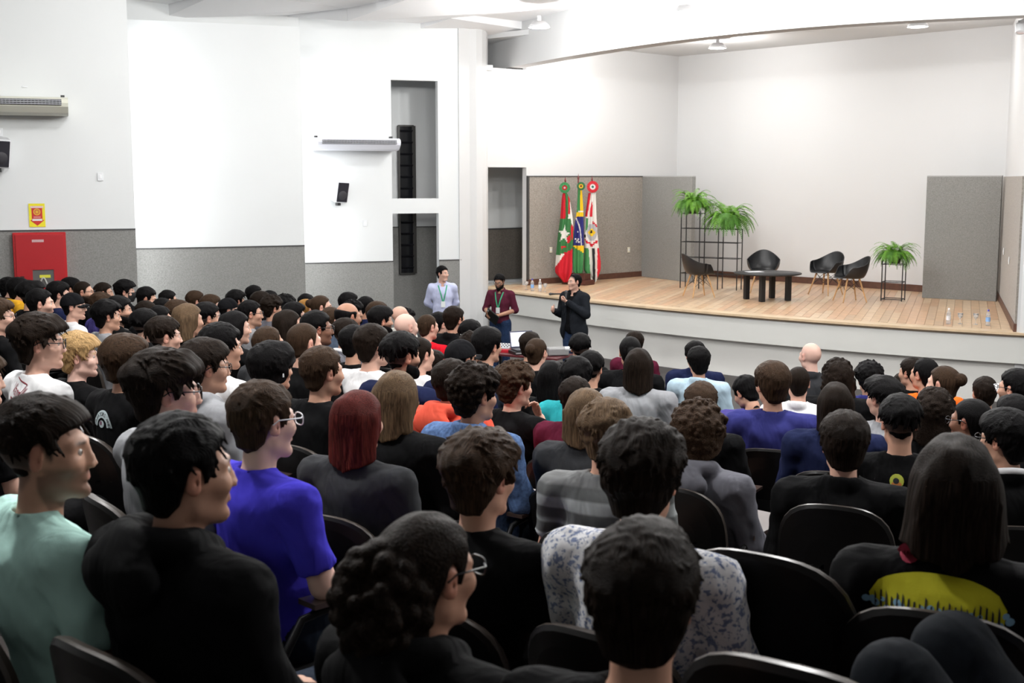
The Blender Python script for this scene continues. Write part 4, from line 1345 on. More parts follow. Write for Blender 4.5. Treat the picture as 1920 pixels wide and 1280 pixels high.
# x, y crown, head px, hair, hair colour, skin, garment, colour, facing (degrees right of the camera axis), options
PEOPLE = [
 (70, 735, 205, 'fade', 'D', 'm', 'tee', 'mint', 82, 'stub'),
 (330, 772, 225, 'crop', 'K', 'm', 'hoodie', 'black', 56, ''),
 (790, 960, 232, 'curlbun', 'D', 'm', 'hoodie', 'black', 44, 'glasses'),
 (1205, 972, 265, 'side', 'D', 'm', 'tee', 'black', 14, ''),
 (2190, 813, 260, 'crop', 'K', 'm', 'tee', 'navy', -42, 'kneeup'),
 (485, 712, 155, 'crop', 'B', 'p', 'tee', 'royal', 46, 'clearglasses'),
 (897, 800, 165, 'messy', 'B', 'm', 'tee', 'black', 38, ''),
 (1205, 783, 182, 'messy', 'D', 'm', 'shirt', 'floral', 22, 'crossleg'),
 (1795, 815, 205, 'longwide', 'D', 'm', 'tee', 'black', 12, 'print_yellow'),
 (300, 650, 138, 'messy', 'D', 'l', 'tee', 'grey', 68, 'glasses'),
 (230, 624, 104, 'side', 'B', 'm', 'tee', 'black', 58, 'print_arch'),
 (142, 620, 98, 'messy', 'Y', 'p', 'tee', 'black', 78, ''),
 (67, 584, 112, 'messy', 'D', 'l', 'tee', 'white', 76, 'glasses,print_van'),
 (-6, 557, 72, 'side', 'B', 'l', 'long', 'black', 80, 'glasses'),
 (-50, 652, 110, 'messy', 'B', 'l', 'tee', 'black', 60, ''),
 (378, 632, 100, 'side', 'D', 'm', 'hoodie', 'grey', 62, 'glasses'),
 (410, 603, 92, 'fade', 'K', 'm', 'tee', 'white', 60, ''),
 (303, 591, 82, 'fade', 'D', 'l', 'tee', 'black', 62, ''),
 (505, 638, 100, 'mop', 'K', 'm', 'tee', 'black', 52, 'earbud'),
 (600, 648, 104, 'crop', 'B', 'm', 'tee', 'black', 52, ''),
 (567, 605, 82, 'buzz', 'B', 'l', 'tee', 'black', 50, ''),
 (668, 731, 122, 'long', 'R', 'l', 'tee', 'charcoal', 30, ''),
 (742, 694, 108, 'long', 'L', 'l', 'jacket', 'black', 30, ''),
 (886, 678, 112, 'curly', 'D', 'm', 'jacket', 'denim', 52, ''),
 (962, 675, 96, 'curly', 'B', 'l', 'tee', 'black', 58, 'chin'),
 (1100, 727, 104, 'bob', 'L', 'l', 'jacket', 'charcoal', 20, ''),
 (1136, 745, 130, 'messy', 'L', 'm', 'tee', 'stripe', 8, ''),
 (1310, 748, 122, 'bigcurly', 'B', 'm', 'hoodie', 'mid', 22, ''),
 (1585, 768, 128, 'side', 'D', 'l', 'jacket', 'black', 8, ''),
 (1690, 737, 108, 'fade', 'K', 'm', 'tee', 'black', 6, 'print_badge'),
 (1892, 764, 122, 'side', 'K', 'm', 'collar', 'black', -38, 'glasses'),
 (1826, 747, 84, 'pony', 'K', 'b', 'tee', 'black', -42, 'glasses'),
 (1754, 727, 98, 'longcurl', 'D', 'm', 'tee', 'black', 5, ''),
 (1660, 702, 88, 'quiff', 'K', 'l', 'tee', 'grey', -28, ''),
 (1695, 697, 74, 'side', 'D', 'm', 'tee', 'black', 5, ''),
 (1568, 716, 94, 'long', 'D', 'm', 'jacket', 'navy', 5, ''),
 (1572, 672, 72, 'longcurl', 'D', 'm', 'jacket', 'black', 5, ''),
 (1631, 675, 68, 'curly', 'K', 'm', 'shirt', 'indigo', 0, ''),
 (1522, 643, 54, 'none', 'B', 'p', 'polo', 'charcoal', -22, ''),
 (1498, 687, 78, 'buzz', 'D', 'l', 'polo', 'white', 6, 'print_teal'),
 (1450, 675, 90, 'side', 'B', 'm', 'tee', 'indigo', -12, ''),
 (1391, 704, 72, 'crop', 'K', 'm', 'tee', 'purple', -30, 'down'),
 (1315, 714, 80, 'side', 'B', 'l', 'tee', 'black', 15, ''),
 (1304, 638, 54, 'side', 'K', 'm', 'jacket', 'navy', -8, ''),
 (1311, 648, 62, 'side', 'K', 'm', 'shirt', 'ltblue', -5, ''),
 (1197, 652, 72, 'long', 'D', 'm', 'long', 'grey', 8, ''),
 (1190, 620, 50, 'side', 'D', 'm', 'tee', 'maroon', 2, ''),
 (1182, 630, 60, 'pony', 'K', 'm', 'tee', 'black', 0, ''),
 (1088, 623, 60, 'fade', 'K', 'm', 'jacket', 'black', 2, ''),
 (1108, 656, 76, 'fade', 'K', 'm', 'tee', 'black', 18, ''),
 (1080, 667, 86, 'messy', 'K', 'm', 'tee', 'teal', 18, ''),
 (1078, 705, 84, 'crop', 'D', 'm', 'tee', 'maroon', 25, ''),
 (1035, 675, 76, 'long', 'K', 'm', 'tee', 'black', 20, ''),
 (1005, 633, 62, 'bun', 'B', 'l', 'tee', 'black', 28, ''),
 (993, 621, 52, 'side', 'D', 'm', 'tee', 'black', 25, ''),
 (912, 611, 64, 'side', 'K', 'm', 'tee', 'slate', 45, ''),
 (883, 620, 60, 'curly', 'D', 'm', 'tee', 'charcoal', 40, ''),
 (862, 634, 80, 'cap', 'K', 'm', 'tee', 'navy', 50, 'cap'),
 (845, 672, 84, 'crop', 'D', 'l', 'hoodie', 'coral', 55, ''),
 (881, 598, 48, 'fade', 'K', 'm', 'tee', 'black', 45, ''),
 (850, 573, 56, 'crop', 'D', 'm', 'jacket', 'black', 42, ''),
 (822, 584, 50, 'crop', 'K', 'l', 'tee', 'slate', 55, ''),
 (800, 589, 54, 'buzz', 'B', 'l', 'tee', 'red', 48, 'print_bar'),
 (759, 588, 54, 'none', 'B', 'p', 'tee', 'black', 50, ''),
 (760, 577, 46, 'curly', 'K', 'm', 'tee', 'charcoal', 60, ''),
 (749, 574, 42, 'none', 'B', 'l', 'tee', 'offwhite', 60, ''),
 (785, 632, 66, 'bun', 'D', 'l', 'tee', 'white', 48, 'tie'),
 (812, 655, 60, 'crop', 'D', 'l', 'tee', 'pink', 60, ''),
 (749, 620, 76, 'fade', 'K', 'm', 'tee', 'navy', 52, 'beard'),
 (695, 606, 84, 'crop', 'D', 'l', 'tee', 'white', 52, ''),
 (662, 608, 74, 'crop', 'K', 'm', 'tee', 'black', 45, ''),
 (646, 595, 60, 'fade', 'D', 'm', 'collar', 'mid', 55, ''),
 (650, 568, 54, 'balding', 'K', 't', 'long', 'slate', 55, ''),
 (591, 581, 64, 'crop', 'K', 'b', 'tee', 'mid', 70, 'glasses'),
 (620, 575, 54, 'crop', 'B', 'p', 'tee', 'navy', 60, 'glasses'),
 (712, 572, 56, 'side', 'K', 'm', 'jacket', 'offwhite', 65, 'beard'),
 (706, 564, 46, 'side', 'B', 'm', 'tee', 'charcoal', 55, ''),
 (685, 555, 44, 'crop', 'K', 't', 'tee', 'navy', 72, ''),
 (660, 561, 46, 'curly', 'K', 'm', 'jacket', 'black', 65, 'beard'),
 (652, 547, 40, 'side', 'K', 'l', 'tee', 'black', 70, ''),
 (600, 553, 44, 'bun', 'B', 'l', 'tee', 'charcoal', 80, ''),
 (592, 568, 50, 'side', 'K', 'l', 'tee', 'black', 68, ''),
 (573, 560, 44, 'bun', 'G', 'l', 'tee', 'black', 50, ''),
 (573, 550, 40, 'crop', 'K', 'm', 'tee', 'black', 55, ''),
 (537, 580, 62, 'long', 'D', 'm', 'tee', 'black', 55, ''),
 (550, 565, 52, 'side', 'K', 'l', 'tee', 'charcoal', 68, 'glasses'),
 (533, 550, 44, 'bigcurly', 'K', 'm', 'tee', 'charcoal', 50, ''),
 (508, 552, 46, 'curly', 'D', 'm', 'tee', 'mid', 55, ''),
 (500, 611, 70, 'recede', 'B', 'm', 'tee', 'charcoal', 45, ''),
 (505, 544, 36, 'crop', 'K', 'm', 'tee', 'black', 60, ''),
 (487, 545, 42, 'side', 'D', 'm', 'tee', 'black', 62, 'beard'),
 (475, 534, 36, 'crop', 'K', 'm', 'tee', 'black', 80, ''),
 (467, 562, 50, 'crop', 'K', 'm', 'tee', 'grey', 75, 'glasses'),
 (438, 582, 66, 'long', 'K', 'l', 'jacket', 'black', 62, ''),
 (441, 542, 40, 'messy', 'K', 'm', 'tee', 'black', 55, ''),
 (426, 557, 46, 'cap', 'K', 'l', 'tee', 'black', 75, 'cap,glasses'),
 (393, 551, 44, 'side', 'B', 'l', 'tee', 'charcoal', 70, ''),
 (364, 544, 40, 'side', 'B', 'l', 'tee', 'black', 60, ''),
 (385, 565, 60, 'fade', 'K', 'm', 'tee', 'black', 62, ''),
 (350, 568, 56, 'long', 'L', 'm', 'jacket', 'black', 50, ''),
 (329, 560, 52, 'quiff', 'B', 'l', 'tee', 'charcoal', 62, 'earbud'),
 (313, 543, 40, 'crop', 'K', 'm', 'tee', 'black', 60, ''),
 (303, 558, 48, 'fade', 'K', 'm', 'tee', 'black', 55, ''),
 (278, 537, 42, 'crop', 'K', 'm', 'tee', 'black', 80, 'down2'),
 (297, 572, 50, 'crop', 'K', 'm', 'tee', 'charcoal', 60, ''),
 (272, 563, 46, 'crop', 'D', 'm', 'tee', 'black', 60, ''),
 (268, 577, 62, 'fade', 'K', 'l', 'tee', 'black', 58, ''),
 (232, 523, 42, 'messy', 'K', 'l', 'hoodie', 'black', 82, 'mask'),
 (220, 553, 64, 'fade', 'K', 'm', 'tee', 'black', 72, 'beard'),
 (197, 560, 58, 'messy', 'K', 'm', 'tee', 'grey', 65, ''),
 (187, 547, 48, 'messy', 'B', 'm', 'tee', 'purple', 65, ''),
 (192, 529, 40, 'crop', 'D', 'm', 'tee', 'black', 78, ''),
 (154, 527, 46, 'buzz', 'D', 'm', 'tee', 'black', 84, 'beard,glasses'),
 (134, 547, 58, 'cap', 'K', 'l', 'tee', 'white', 84, 'cap,glasses'),
 (130, 519, 38, 'side', 'K', 'm', 'tee', 'black', 75, ''),
 (107, 526, 48, 'side', 'K', 'l', 'tee', 'navy', 70, ''),
 (72, 540, 56, 'crop', 'K', 'l', 'tee', 'black', 74, 'stub'),
 (54, 524, 52, 'quiff', 'K', 'm', 'tee', 'black', 66, ''),
 (32, 519, 44, 'side', 'K', 'l', 'hoodie', 'mustard', 66, ''),
 (14, 519, 40, 'messy', 'K', 'l', 'hoodie', 'black', 74, ''),
 (1712, 670, 56, 'crop', 'D', 'm', 'tee', 'black', -35, ''),
 (1737, 671, 66, 'recede', 'K', 'm', 'tee', 'orange', -30, ''),
 (1773, 685, 70, 'bun', 'B', 'l', 'tee', 'charcoal', -45, ''),
 (1848, 705, 80, 'crop', 'D', 'm', 'tee', 'black', 4, ''),
 (1909, 690, 76, 'crop', 'K', 'm', 'jacket', 'charcoal', -40, 'glasses,paper'),
 (1905, 738, 84, 'side', 'K', 'm', 'tee', 'indigo', -10, ''),
]
ROWV = [1.7, 1.7, 1.7, 1.7, 2.35, 2.6, 2.62, 2.6, 2.95, 2.65, 3.65, 4.05, 3.5, 5.15, 2.9, 3.75, 4.5, 5.1, 4.35, 4.25, 5.3, 3.3, 3.9, 4.3, 5.4, 4.5, 3.8, 4.5, 4.45, 5.4, 5.25, 6.15, 6.6, 7.05, 10.3, 6.1, 8.3, 9.0, 9.85, 7.7, 6.4, 7.4, 5.85, 9.8, 8.85, 7.0, 10.65, 8.1, 8.8, 7.15, 6.1, 5.3, 6.45, 7.85, 9.0, 7.05, 8.05, 6.05, 4.8, 8.95, 9.5, 9.8, 8.9, 8.05, 11.45, 10.65, 6.3, 7.0, 5.2, 5.45, 6.15, 7.2, 7.8, 6.45, 8.05, 8.85, 9.9, 11.45, 10.7, 11.65, 9.65, 10.55, 9.85, 11.5, 7.05, 8.85, 10.7, 9.85, 5.45, 11.6, 10.75, 11.75, 8.1, 6.2, 10.75, 8.9, 9.75, 10.65, 7.05, 6.25, 8.0, 9.8, 8.7, 9.0, 7.1, 8.0, 6.2, 9.75, 7.0, 6.4, 8.0, 9.8, 8.7, 6.85, 9.85, 8.0, 6.3, 7.2, 8.1, 8.95, 9.8, 8.9, 8.1, 8.7, 8.05, 7.15]
# ------------------------------------------------------------------ auditorium chairs
CHAIR_SHELL = mat('chair_shell', (.0045, .0042, .0042), .42, spec=.22)
CHAIR_RIM = mat('chair_rim', (.045, .036, .030), .34)
CHAIR_FAB = mat('chair_fabric', (.008, .008, .009), .9, bump=.2, bscale=250)
CHAIR_LEG = mat('chair_leg', (.012, .012, .013), .35, metal=.6)
TABLET = mat('writing_tablet', (.050, .032, .028), .35, var=.12, vscale=9)
BW, BZ0, BZ1 = .235, .44, .875
def back_pt(x, z, off=0.0):
    """point on the curved backrest; the sides come forward, the top leans back"""
    t = (z - BZ0) / (BZ1 - BZ0)
    return (x, -.215 - .085 * t + .055 * (x / BW) ** 2 + off, z)
def outline(n=44, inset=0.0, p=3.4):
    out = []
    zc, hz = (BZ0 + BZ1) / 2, (BZ1 - BZ0) / 2 - inset
    for i in range(n):
        a = 2 * math.pi * i / n
        c, s = math.cos(a), math.sin(a)
        q = (abs(c) ** p + abs(s) ** p) ** (-1 / p)
        out.append(((BW - inset) * c * q, zc + hz * s * q - .02 * (c * q) ** 2 * (1 if s > 0 else 0)))
    return out
def chair_meshes():
    m = MB()
    n = 44
    rings = []
    for k, (ins_, off) in enumerate(((.0, -.020), (.012, -.030), (.05, -.034), (.12, -.036), (.20, -.037))):
        rings.append([back_pt(x, z, off) for x, z in outline(n, ins_)])
    for a, b in zip(rings[:-1], rings[1:]):
        m.grid([a + a[:1], b + b[:1]], smooth=True, flip=True)
    m.add(rings[-1], [tuple(range(n))[::-1]])
    shell = m.mesh('backrest_shell', CHAIR_SHELL)
    m = MB()
    o = [back_pt(x, z, -.008) for x, z in outline(n, -.001)]
    ri = [back_pt(x, z, -.020) for x, z in outline(n, .0)]
    fo = [back_pt(x, z, .010) for x, z in outline(n, .004)]
    fi = [back_pt(x, z, .010) for x, z in outline(n, .024)]
    for a, b in ((ri, o), (o, fo), (fo, fi)): m.grid([a + a[:1], b + b[:1]], smooth=True)
    rim = m.mesh('backrest_rim', CHAIR_RIM)
    m = MB()
    rings = []
    for ins_, off in ((.022, .0), (.026, .02), (.045, .032), (.10, .036), (.19, .036)):
        rings.append([back_pt(x, z, off) for x, z in outline(n, ins_)])
    for a, b in zip(rings[:-1], rings[1:]): m.grid([a + a[:1], b + b[:1]], smooth=True)
    m.add(rings[-1], [tuple(range(n))])
    cush = m.mesh('back_cushion', CHAIR_FAB)
    m = MB()
    def so(ins_, z, zf):
        out = []
        for i in range(28):
            a = 2 * math.pi * i / 28
            c, s = math.cos(a), math.sin(a)
            q = (abs(c) ** 4 + abs(s) ** 4) ** (-.25)
            out.append(((.235 - ins_) * c * q, .03 + (.225 - ins_) * s * q, z + zf * s * q))
        return out
    rs = [so(.02, .345, .0), so(0, .36, .0), so(0, .40, .012), so(.03, .42, .014), so(.12, .425, .014)]
    for a, b in zip(rs[:-1], rs[1:]): m.grid([a + a[:1], b + b[:1]], smooth=True)
    m.add(rs[-1], [tuple(range(28))]); m.add(rs[0], [tuple(range(28))[::-1]])
    seat = m.mesh('seat', CHAIR_FAB)
    legs = []
    for s in (-1, 1):
        m = MB()
        m.tube([(s * .20, -.20, .012), (s * .20, -.03, .18), (s * .20, .0, .345)], .016, 8)
        m.tube([(s * .20, -.03, .18), (s * .20, .17, .012)], .016, 8)
        m.box((s * .20, -.015, .008), (.05, .44, .016))
        legs.append(m.mesh('leg', CHAIR_LEG))
    m = MB()
    m.box((0, -.16, .352), (.30, .22, .012))
    m.box((0, -.262, .46), (.10, .012, .22), M=Matrix.Rotation(R(8), 4, 'X'))
    m.box((0, -.262, .37), (.30, .03, .05))
    br = m.mesh('back_bracket', CHAIR_LEG)
    m = MB()
    m.tube([(.255, -.20, .46), (.262, -.10, .62), (.262, .10, .645)], .014, 8)
    arm = m.mesh('arm_support', CHAIR_LEG)
    m = MB()
    m.prism([(.215, -.08), (.305, -.08), (.305, .16), (.20, .34), (.02, .36), (.02, .17), (.20, .14)], .655, .672)
    tab = m.mesh('writing_tablet', TABLET)
    m = MB()
    m.prism([(.215, -.08), (.305, -.08), (.305, .22), (.215, .22)], .655, .672)
    armp = m.mesh('arm_pad', TABLET)
    return shell, rim, cush, seat, legs, br, arm, tab, armp
CHM = chair_meshes()
def chair(loc, rz, s, label, tablet=False, zs=1.0):
    r = empty('auditorium_chair', loc, rz)
    r.scale = (s, s, s * zs)
    sh = mkobj('backrest_shell', CHM[0], r); mkobj('backrest_rim', CHM[1], r); mkobj('back_cushion', CHM[2], r); mkobj('seat', CHM[3], r)
    for lg in CHM[4]: mkobj('leg', lg, r)
    mkobj('back_bracket', CHM[5], r); mkobj('arm_support', CHM[6], r)
    mkobj('writing_tablet' if tablet else 'arm_pad', CHM[7] if tablet else CHM[8], r)
    tag(r, label, 'chair', 'auditorium chairs')
    return r

# ------------------------------------------------------------------ seat the audience
ORD = ['zeroth', 'first', 'second', 'third', 'fourth', 'fifth', 'sixth', 'seventh', 'eighth', 'ninth', 'tenth', 'eleventh', 'twelfth', 'thirteenth', 'fourteenth', 'fifteenth', 'sixteenth', 'seventeenth', 'eighteenth']
TOPT = dict(buzz=.008, crop=.02, fade=.03, quiff=.045, side=.034, messy=.042, mop=.038, curly=.05, bigcurly=.06, long=.018, longwide=.022, bob=.022, longcurl=.035, pony=.012, bun=.012, curlbun=.014, balding=0, recede=.01, none=0, cap=.022)
seats = []
def crown_point(x, y, V):
    tx = (x - 960) / F * .9914
    d = V / (VX * tx + VY)
    return at(x, y, d)
for i, p in enumerate(PEOPLE):
    Vi = ROWV[i]
    fx = VX * (p[0] - 960) / F * .9914 + VY
    Vi = min(Vi, fx * (15.8 if p[0] < 255 else (18.4 if p[0] < 570 else 21.5)))
    ROWV[i] = Vi
    c = crown_point(p[0], p[1], Vi)
    seats.append(dict(i=i, c=c, V=ROWV[i], U=c.x * U.x + c.y * U.y, row=round((ROWV[i] - 1.7) / .9)))
EMPTY = [(1530, 3.0), (1615, 2.2)]
for x, V in EMPTY:
    tx = (x - 960) / F * .9914
    d = V / (VX * tx + VY)
    seats.append(dict(i=-1, c=Vector((tx * d, d, 0)), V=V, U=tx * d * U.x + d * U.y, row=round((V - 1.7) / .9)))
for r_ in set(s['row'] for s in seats):
    rs = sorted([s for s in seats if s['row'] == r_], key=lambda s: s['U'])
    for k, s in enumerate(rs): s['k'] = k + 1; s['n'] = len(rs)

LEG_COLS = ['jeans', 'darkjeans', 'black', 'jeans', 'charcoal', 'darkjeans']
def set_col(o, c): o.color = (*c, 1.0)
def add_head_things(root, hm, hair, hc, skin, opts, var, fine, body):
    """hair and head wear; hm is the head's matrix in the person's frame"""
    def put(name, me, c=None):
        o = mkobj(name, me, root)
        o.matrix_local = hm
        if c: set_col(o, c)
        return o
    hcol = HCOL[hc]
    if hair == 'cap':
        hh = put('hair', hair_mesh('buzz', 0, fine), hcol)
        cr, br = cap_meshes()
        cp = put('cap', cr, (.006, .006, .007))
        b = mkobj('cap_brim', br, cp); set_col(b, (.006, .006, .007))
    elif hair != 'none':
        hh = put('hair', hair_mesh(hair, var, fine), hcol)
    if 'beard' in opts: put('beard', beard_mesh(), hcol)
    if 'glasses' in opts:
        g = put('glasses', glasses_mesh())
        if 'clearglasses' in opts:
            g.material_slots[0].link = 'OBJECT'
            g.material_slots[0].material = mat('clear_frame', (.75, .76, .80), .15)
    if 'earbud' in opts:
        m = MB().tube([(.092, .004, -.004), (.098, .010, -.014), (.096, .012, -.034)], .006, 8)
        put('earbud', m.mesh('earbud', WPLAST))
    if 'tie' in opts:
        m = MB().lathe([(.0001, -.014), (.010, -.010), (.014, 0), (.010, .010), (.0001, .014)], 10, (-.03, -.13, .085))
        put('hair_tie', m.mesh('hair_tie', mat('pink_bead', (.75, .12, .28), .35)))
    if 'mask' in opts:
        m = MB()
        rows = []
        for k in range(7):
            z = .0 - .115 * k / 6
            rows.append([(.072 * math.sin(a) * (1 - .25 * (k / 6) ** 2), .022 + (.104 - .03 * (k / 6) ** 2 + (.018 if k in (1, 2, 3) else 0) * math.cos(a) ** 4) * math.cos(a), z) for a in [R(-80 + 160 * j / 14) for j in range(15)]])
        m.grid(rows)
        put('face_mask', m.mesh('face_mask', BLACK_MATT))

def person_seated(s):
    i = s['i']
    x, y, h, hair, hc, sk, garm, gc, face, opts = PEOPLE[i]
    c = s['c']
    row, k = s['row'], s['k']
    fine = 2 if s['V'] < 3.2 else (1 if s['V'] < 6.0 else 0)
    lat = c.x
    byaw = 36 - 2.0 * lat * (1 if abs(lat) < 7 else 7 / abs(lat))
    byaw = byaw * .75 + face * .25
    rel = max(-60, min(60, face - byaw))
    rb = round(rel / 15) * 15
    byaw = max(5, min(62, face - rb)) if abs(face - rb - byaw) < 9 else byaw
    if 'kneeup' in opts: byaw, rb = -42, 0
    pitch = -30 if 'down' in opts.split(',') else (-15 if 'down2' in opts else 0)
    a = R(byaw)
    # crown offset in the seated frame, after the head turns
    hm = Matrix.Translation(PIV) @ Matrix.Rotation(-R(rb), 4, 'Z') @ Matrix.Rotation(R(pitch), 4, 'X') @ Matrix.Translation(-PIV) @ Matrix.Translation(Vector(HC))
    top = hm @ Vector((0, -.016, .119 + TOPT[hair]))
    for it in range(3):
        gx, gy = c.x, c.y
        fz = floor_z(gx, gy)
        sc = (c.z - fz) / top.z
        off = Matrix.Rotation(-a, 4, 'Z') @ Vector((top.x, top.y, 0)) * sc
        gx, gy = c.x - off.x, c.y - off.y
        fz = floor_z(gx, gy)
        sc = (c.z - fz) / top.z
    sc = max(.86, min(1.14, sc))
    loc = Vector((c.x - off.x, c.y - off.y, c.z - top.z * sc))
    root = empty('person', loc, -a)
    root.scale = (sc, sc, sc)
    pose = 'kneeup' if 'kneeup' in opts else 'chin' if 'chin' in opts else ('cross' if 'crossleg' in opts else 'lap')
    b = mkobj('body', body_mesh(pose, -rb, pitch), root)
    set_col(b, SK[sk])
    hcol = HCOL[hc]
    b['hair_rgb'] = [v * 1.6 + .004 for v in hcol]
    b['buzz'] = {'fade': .94, 'quiff': .94, 'buzz': .9, 'balding': .0, 'none': .06, 'recede': .6, 'crop': .9}.get(hair, .92)
    b['beard_amount'] = .55 if 'stub' in opts else (.8 if 'beard' in opts else (.18 if hair in ('fade', 'crop', 'quiff') else .0))
    gm = garment('collar' if garm == 'collar' else garm, 'chin' if pose == 'chin' else 'lap')
    g = mkobj({'tee': 't_shirt', 'polo': 'polo_shirt', 'long': 'sweater', 'collar': 'sweater'}.get(garm, garm), gm, root)
    set_col(g, CC[gc])
    special = {'floral': FLORAL, 'stripe': STRIPE, 'denim': DENIM}.get(gc)
    if special:
        g.material_slots[0].link = 'OBJECT'; g.material_slots[0].material = special
    if garm == 'collar':
        m = MB()
        m.tube([(.072 * math.cos(t), -.083 + .074 * math.sin(t), 1.052 - .028 * math.sin(t)) for t in [2 * math.pi * q / 24 for q in range(25)]], .017, 8, cap=False)
        o = m.build('shirt_collar', mat('white_collar', (.7, .7, .72), .8), root)
    tr = mkobj('trousers', trousers_mesh(pose), root)
    set_col(tr, CC[LEG_COLS[i % 6]] if 'kneeup' not in opts else (.006, .0075, .010))
    for sx in (-1, 1):
        if pose == 'cross' and sx < 0:
            o = mkobj('shoe', shoe_mesh(), root)
            o.matrix_local = Matrix.Translation((.20, .45, .565)) @ Matrix.Rotation(R(-80), 4, 'Z') @ Matrix.Rotation(R(6), 4, 'X') @ Matrix.Rotation(R(-8), 4, 'Y')
            set_col(o, (.05, .048, .045))
            sl = MB()
            prof = [(.0, -.105), (.035, -.09), (.05, -.03), (.045, .06), (.054, .13), (.04, .19), (.0, .215), (-.04, .19), (-.054, .13), (-.045, .06), (-.05, -.03), (-.035, -.09)]
            sl.prism(prof, -.012, .014)
            so_ = sl.build('sole', mat('white_sole', (.62, .60, .52), .6), o)
            continue
        o = mkobj('shoe', shoe_mesh(), root, (sx * .117, .455, 0 if pose != 'kneeup' else .395), (0, 0, -sx * .08))
        set_col(o, [(.01, .01, .01), (.5, .5, .5), (.03, .03, .035), (.12, .12, .13)][i % 4])
    add_head_things(root, hm, hair, hc, sk, opts, i % 3, fine, b)
    if face > 55 or face < -25:
        for sx in (-1, 1):
            o = mkobj('eye', eye_mesh(), root)
            o.matrix_local = hm @ Matrix.Translation((sx * .032, .0785, .004))
    cn = CN.get(gc, gc); gn = GN[garm]
    if gc == 'denim': cn, gn = 'blue', 'denim jacket'
    ex = []
    if 'cap' in opts: ex.append('black cap')
    if 'glasses' in opts: ex.append('glasses')
    if 'mask' in opts: ex.append('face mask')
    if 'print' in opts: gn = 'printed ' + gn
    act = 'person' if pose != 'chin' else 'person with hand to chin'
    label = '%s in %s %s%s, %s from left, %s row from camera' % (act, cn, gn, (' and ' + ' and '.join(ex)) if ex else '', ORD[k], ORD[row + 1])
    if row == 0: label = '%s in %s %s%s, %s from left in nearest row' % (act, cn, gn, (' and ' + ' and '.join(ex)) if ex else '', ORD[k])
    tag(root, label, 'person', 'seated audience')
    s['root'] = root; s['garm'] = g; s['gm'] = gm; s['loc'] = loc; s['sc'] = sc; s['a'] = a
    return root
for s in seats:
    if s['i'] >= 0:
        person_seated(s)
        # the chair carries the person: same place, same scale
        chair(s['loc'], -s['a'], s['sc'], 'black auditorium chair under person, %s from left in %s row from camera' % (ORD[s['k']], ORD[s['row'] + 1]), tablet=(s['i'] % 4 == 3), zs=(1.12 if s['i'] == 8 else 1.15) if (s['c'].x > .45 and s['V'] < 5) else 1.0)
    else:
        c = s['c']; a = R(36 - 2 * c.x)
        chair(Vector((c.x, c.y, floor_z(c.x, c.y))), -a, 1.0, 'empty black auditorium chair, %s from left in %s row from camera' % (ORD[s['k']], ORD[s['row'] + 1]), tablet=True, zs=1.2)

# ------------------------------------------------------------------ prints on the clothes
def prm(name, c): return mat('print_' + name, c, .8)
def seat_of(opt): return [s for s in seats if s['i'] >= 0 and opt in PEOPLE[s['i']][9]][0]
def ring_poly(cx, cz, r0, r1, a0, a1, n=14):
    return [(cx + r1 * math.cos(a0 + (a1 - a0) * i / n), cz + r1 * math.sin(a0 + (a1 - a0) * i / n)) for i in range(n + 1)] + \
           [(cx + r0 * math.cos(a1 + (a0 - a1) * i / n), cz + r0 * math.sin(a1 + (a0 - a1) * i / n)) for i in range(n + 1)]
def disc_poly(cx, cz, rx, rz=None, n=14):
    rz = rz or rx
    return [(cx + rx * math.cos(2 * math.pi * i / n), cz + rz * math.sin(2 * math.pi * i / n)) for i in range(n)]
def lay(opt, items, tf_=lambda x, z: (x, z)):
    s = seat_of(opt)
    sh = []
    for n_, (name, (V2, F2), m, lift) in enumerate(items):
        sh.append((name, [(*tf_(x, z), lift) for x, z in V2], F2, m))
    project_print(sh, s['gm'], s['garm'])
# white shirt: red framed word
RED_P = prm('dark_red', (.22, .02, .035))
q = []
q.append(('print_border', poly_fill([(-.165, .900), (.005, .862), (.005, .855), (-.165, .892)]), RED_P, .0))
q.append(('print_border', poly_fill([(.005, .862), (-.045, .745), (-.051, .745), (-.004, .858)]), RED_P, .0))
for dx in (.012, .026): q.append(('print_border', poly_fill([(.004 + dx, .84), (-.038 + dx, .745), (-.044 + dx, .745), (-.002 + dx, .84)]), RED_P, .0))
q.append(('print_border', poly_fill([(-.165, .775), (-.05, .752), (-.05, .738), (-.165, .760)]), RED_P, .0))
tv, tf = text_fill('Vans', .075, -.09, .815, rot=-.2)
q.append(('print_lettering', ([(x, .815 + (z - .815) * 1.25) for x, z in tv], tf), RED_P, .001))
lay('print_van', q, lambda x, z: (.01 + (x + .08) * .66, .985 + (z - .82) * .74))
# black shirt: pale arch with dark lettering
PALE = prm('pale_aqua', (.42, .50, .52)); DARK = prm('ink', (.015, .016, .02))
q = [('print_arch', poly_fill(ring_poly(0, .72, .085, .155, R(0), R(180))), PALE, .0)]
for ch_, a_ in zip('CREATORS AND', np.linspace(172, 8, 12)):
    if ch_ == ' ': continue
    r_ = R(float(a_))
    q.append(('print_lettering', text_fill(ch_, .05, .118 * math.cos(r_), .72 + .118 * math.sin(r_), rot=r_ - math.pi / 2), DARK, .0015))
q.append(('print_emblem', poly_fill(disc_poly(0, .745, .045, .035)), PALE, .0))
q.append(('print_emblem', poly_fill(disc_poly(-.01, .755, .024, .020)), prm('plum', (.16, .08, .12)), .001))
lay('print_arch', q, lambda x, z: (x * .52, .895 + (z - .72) * .52))
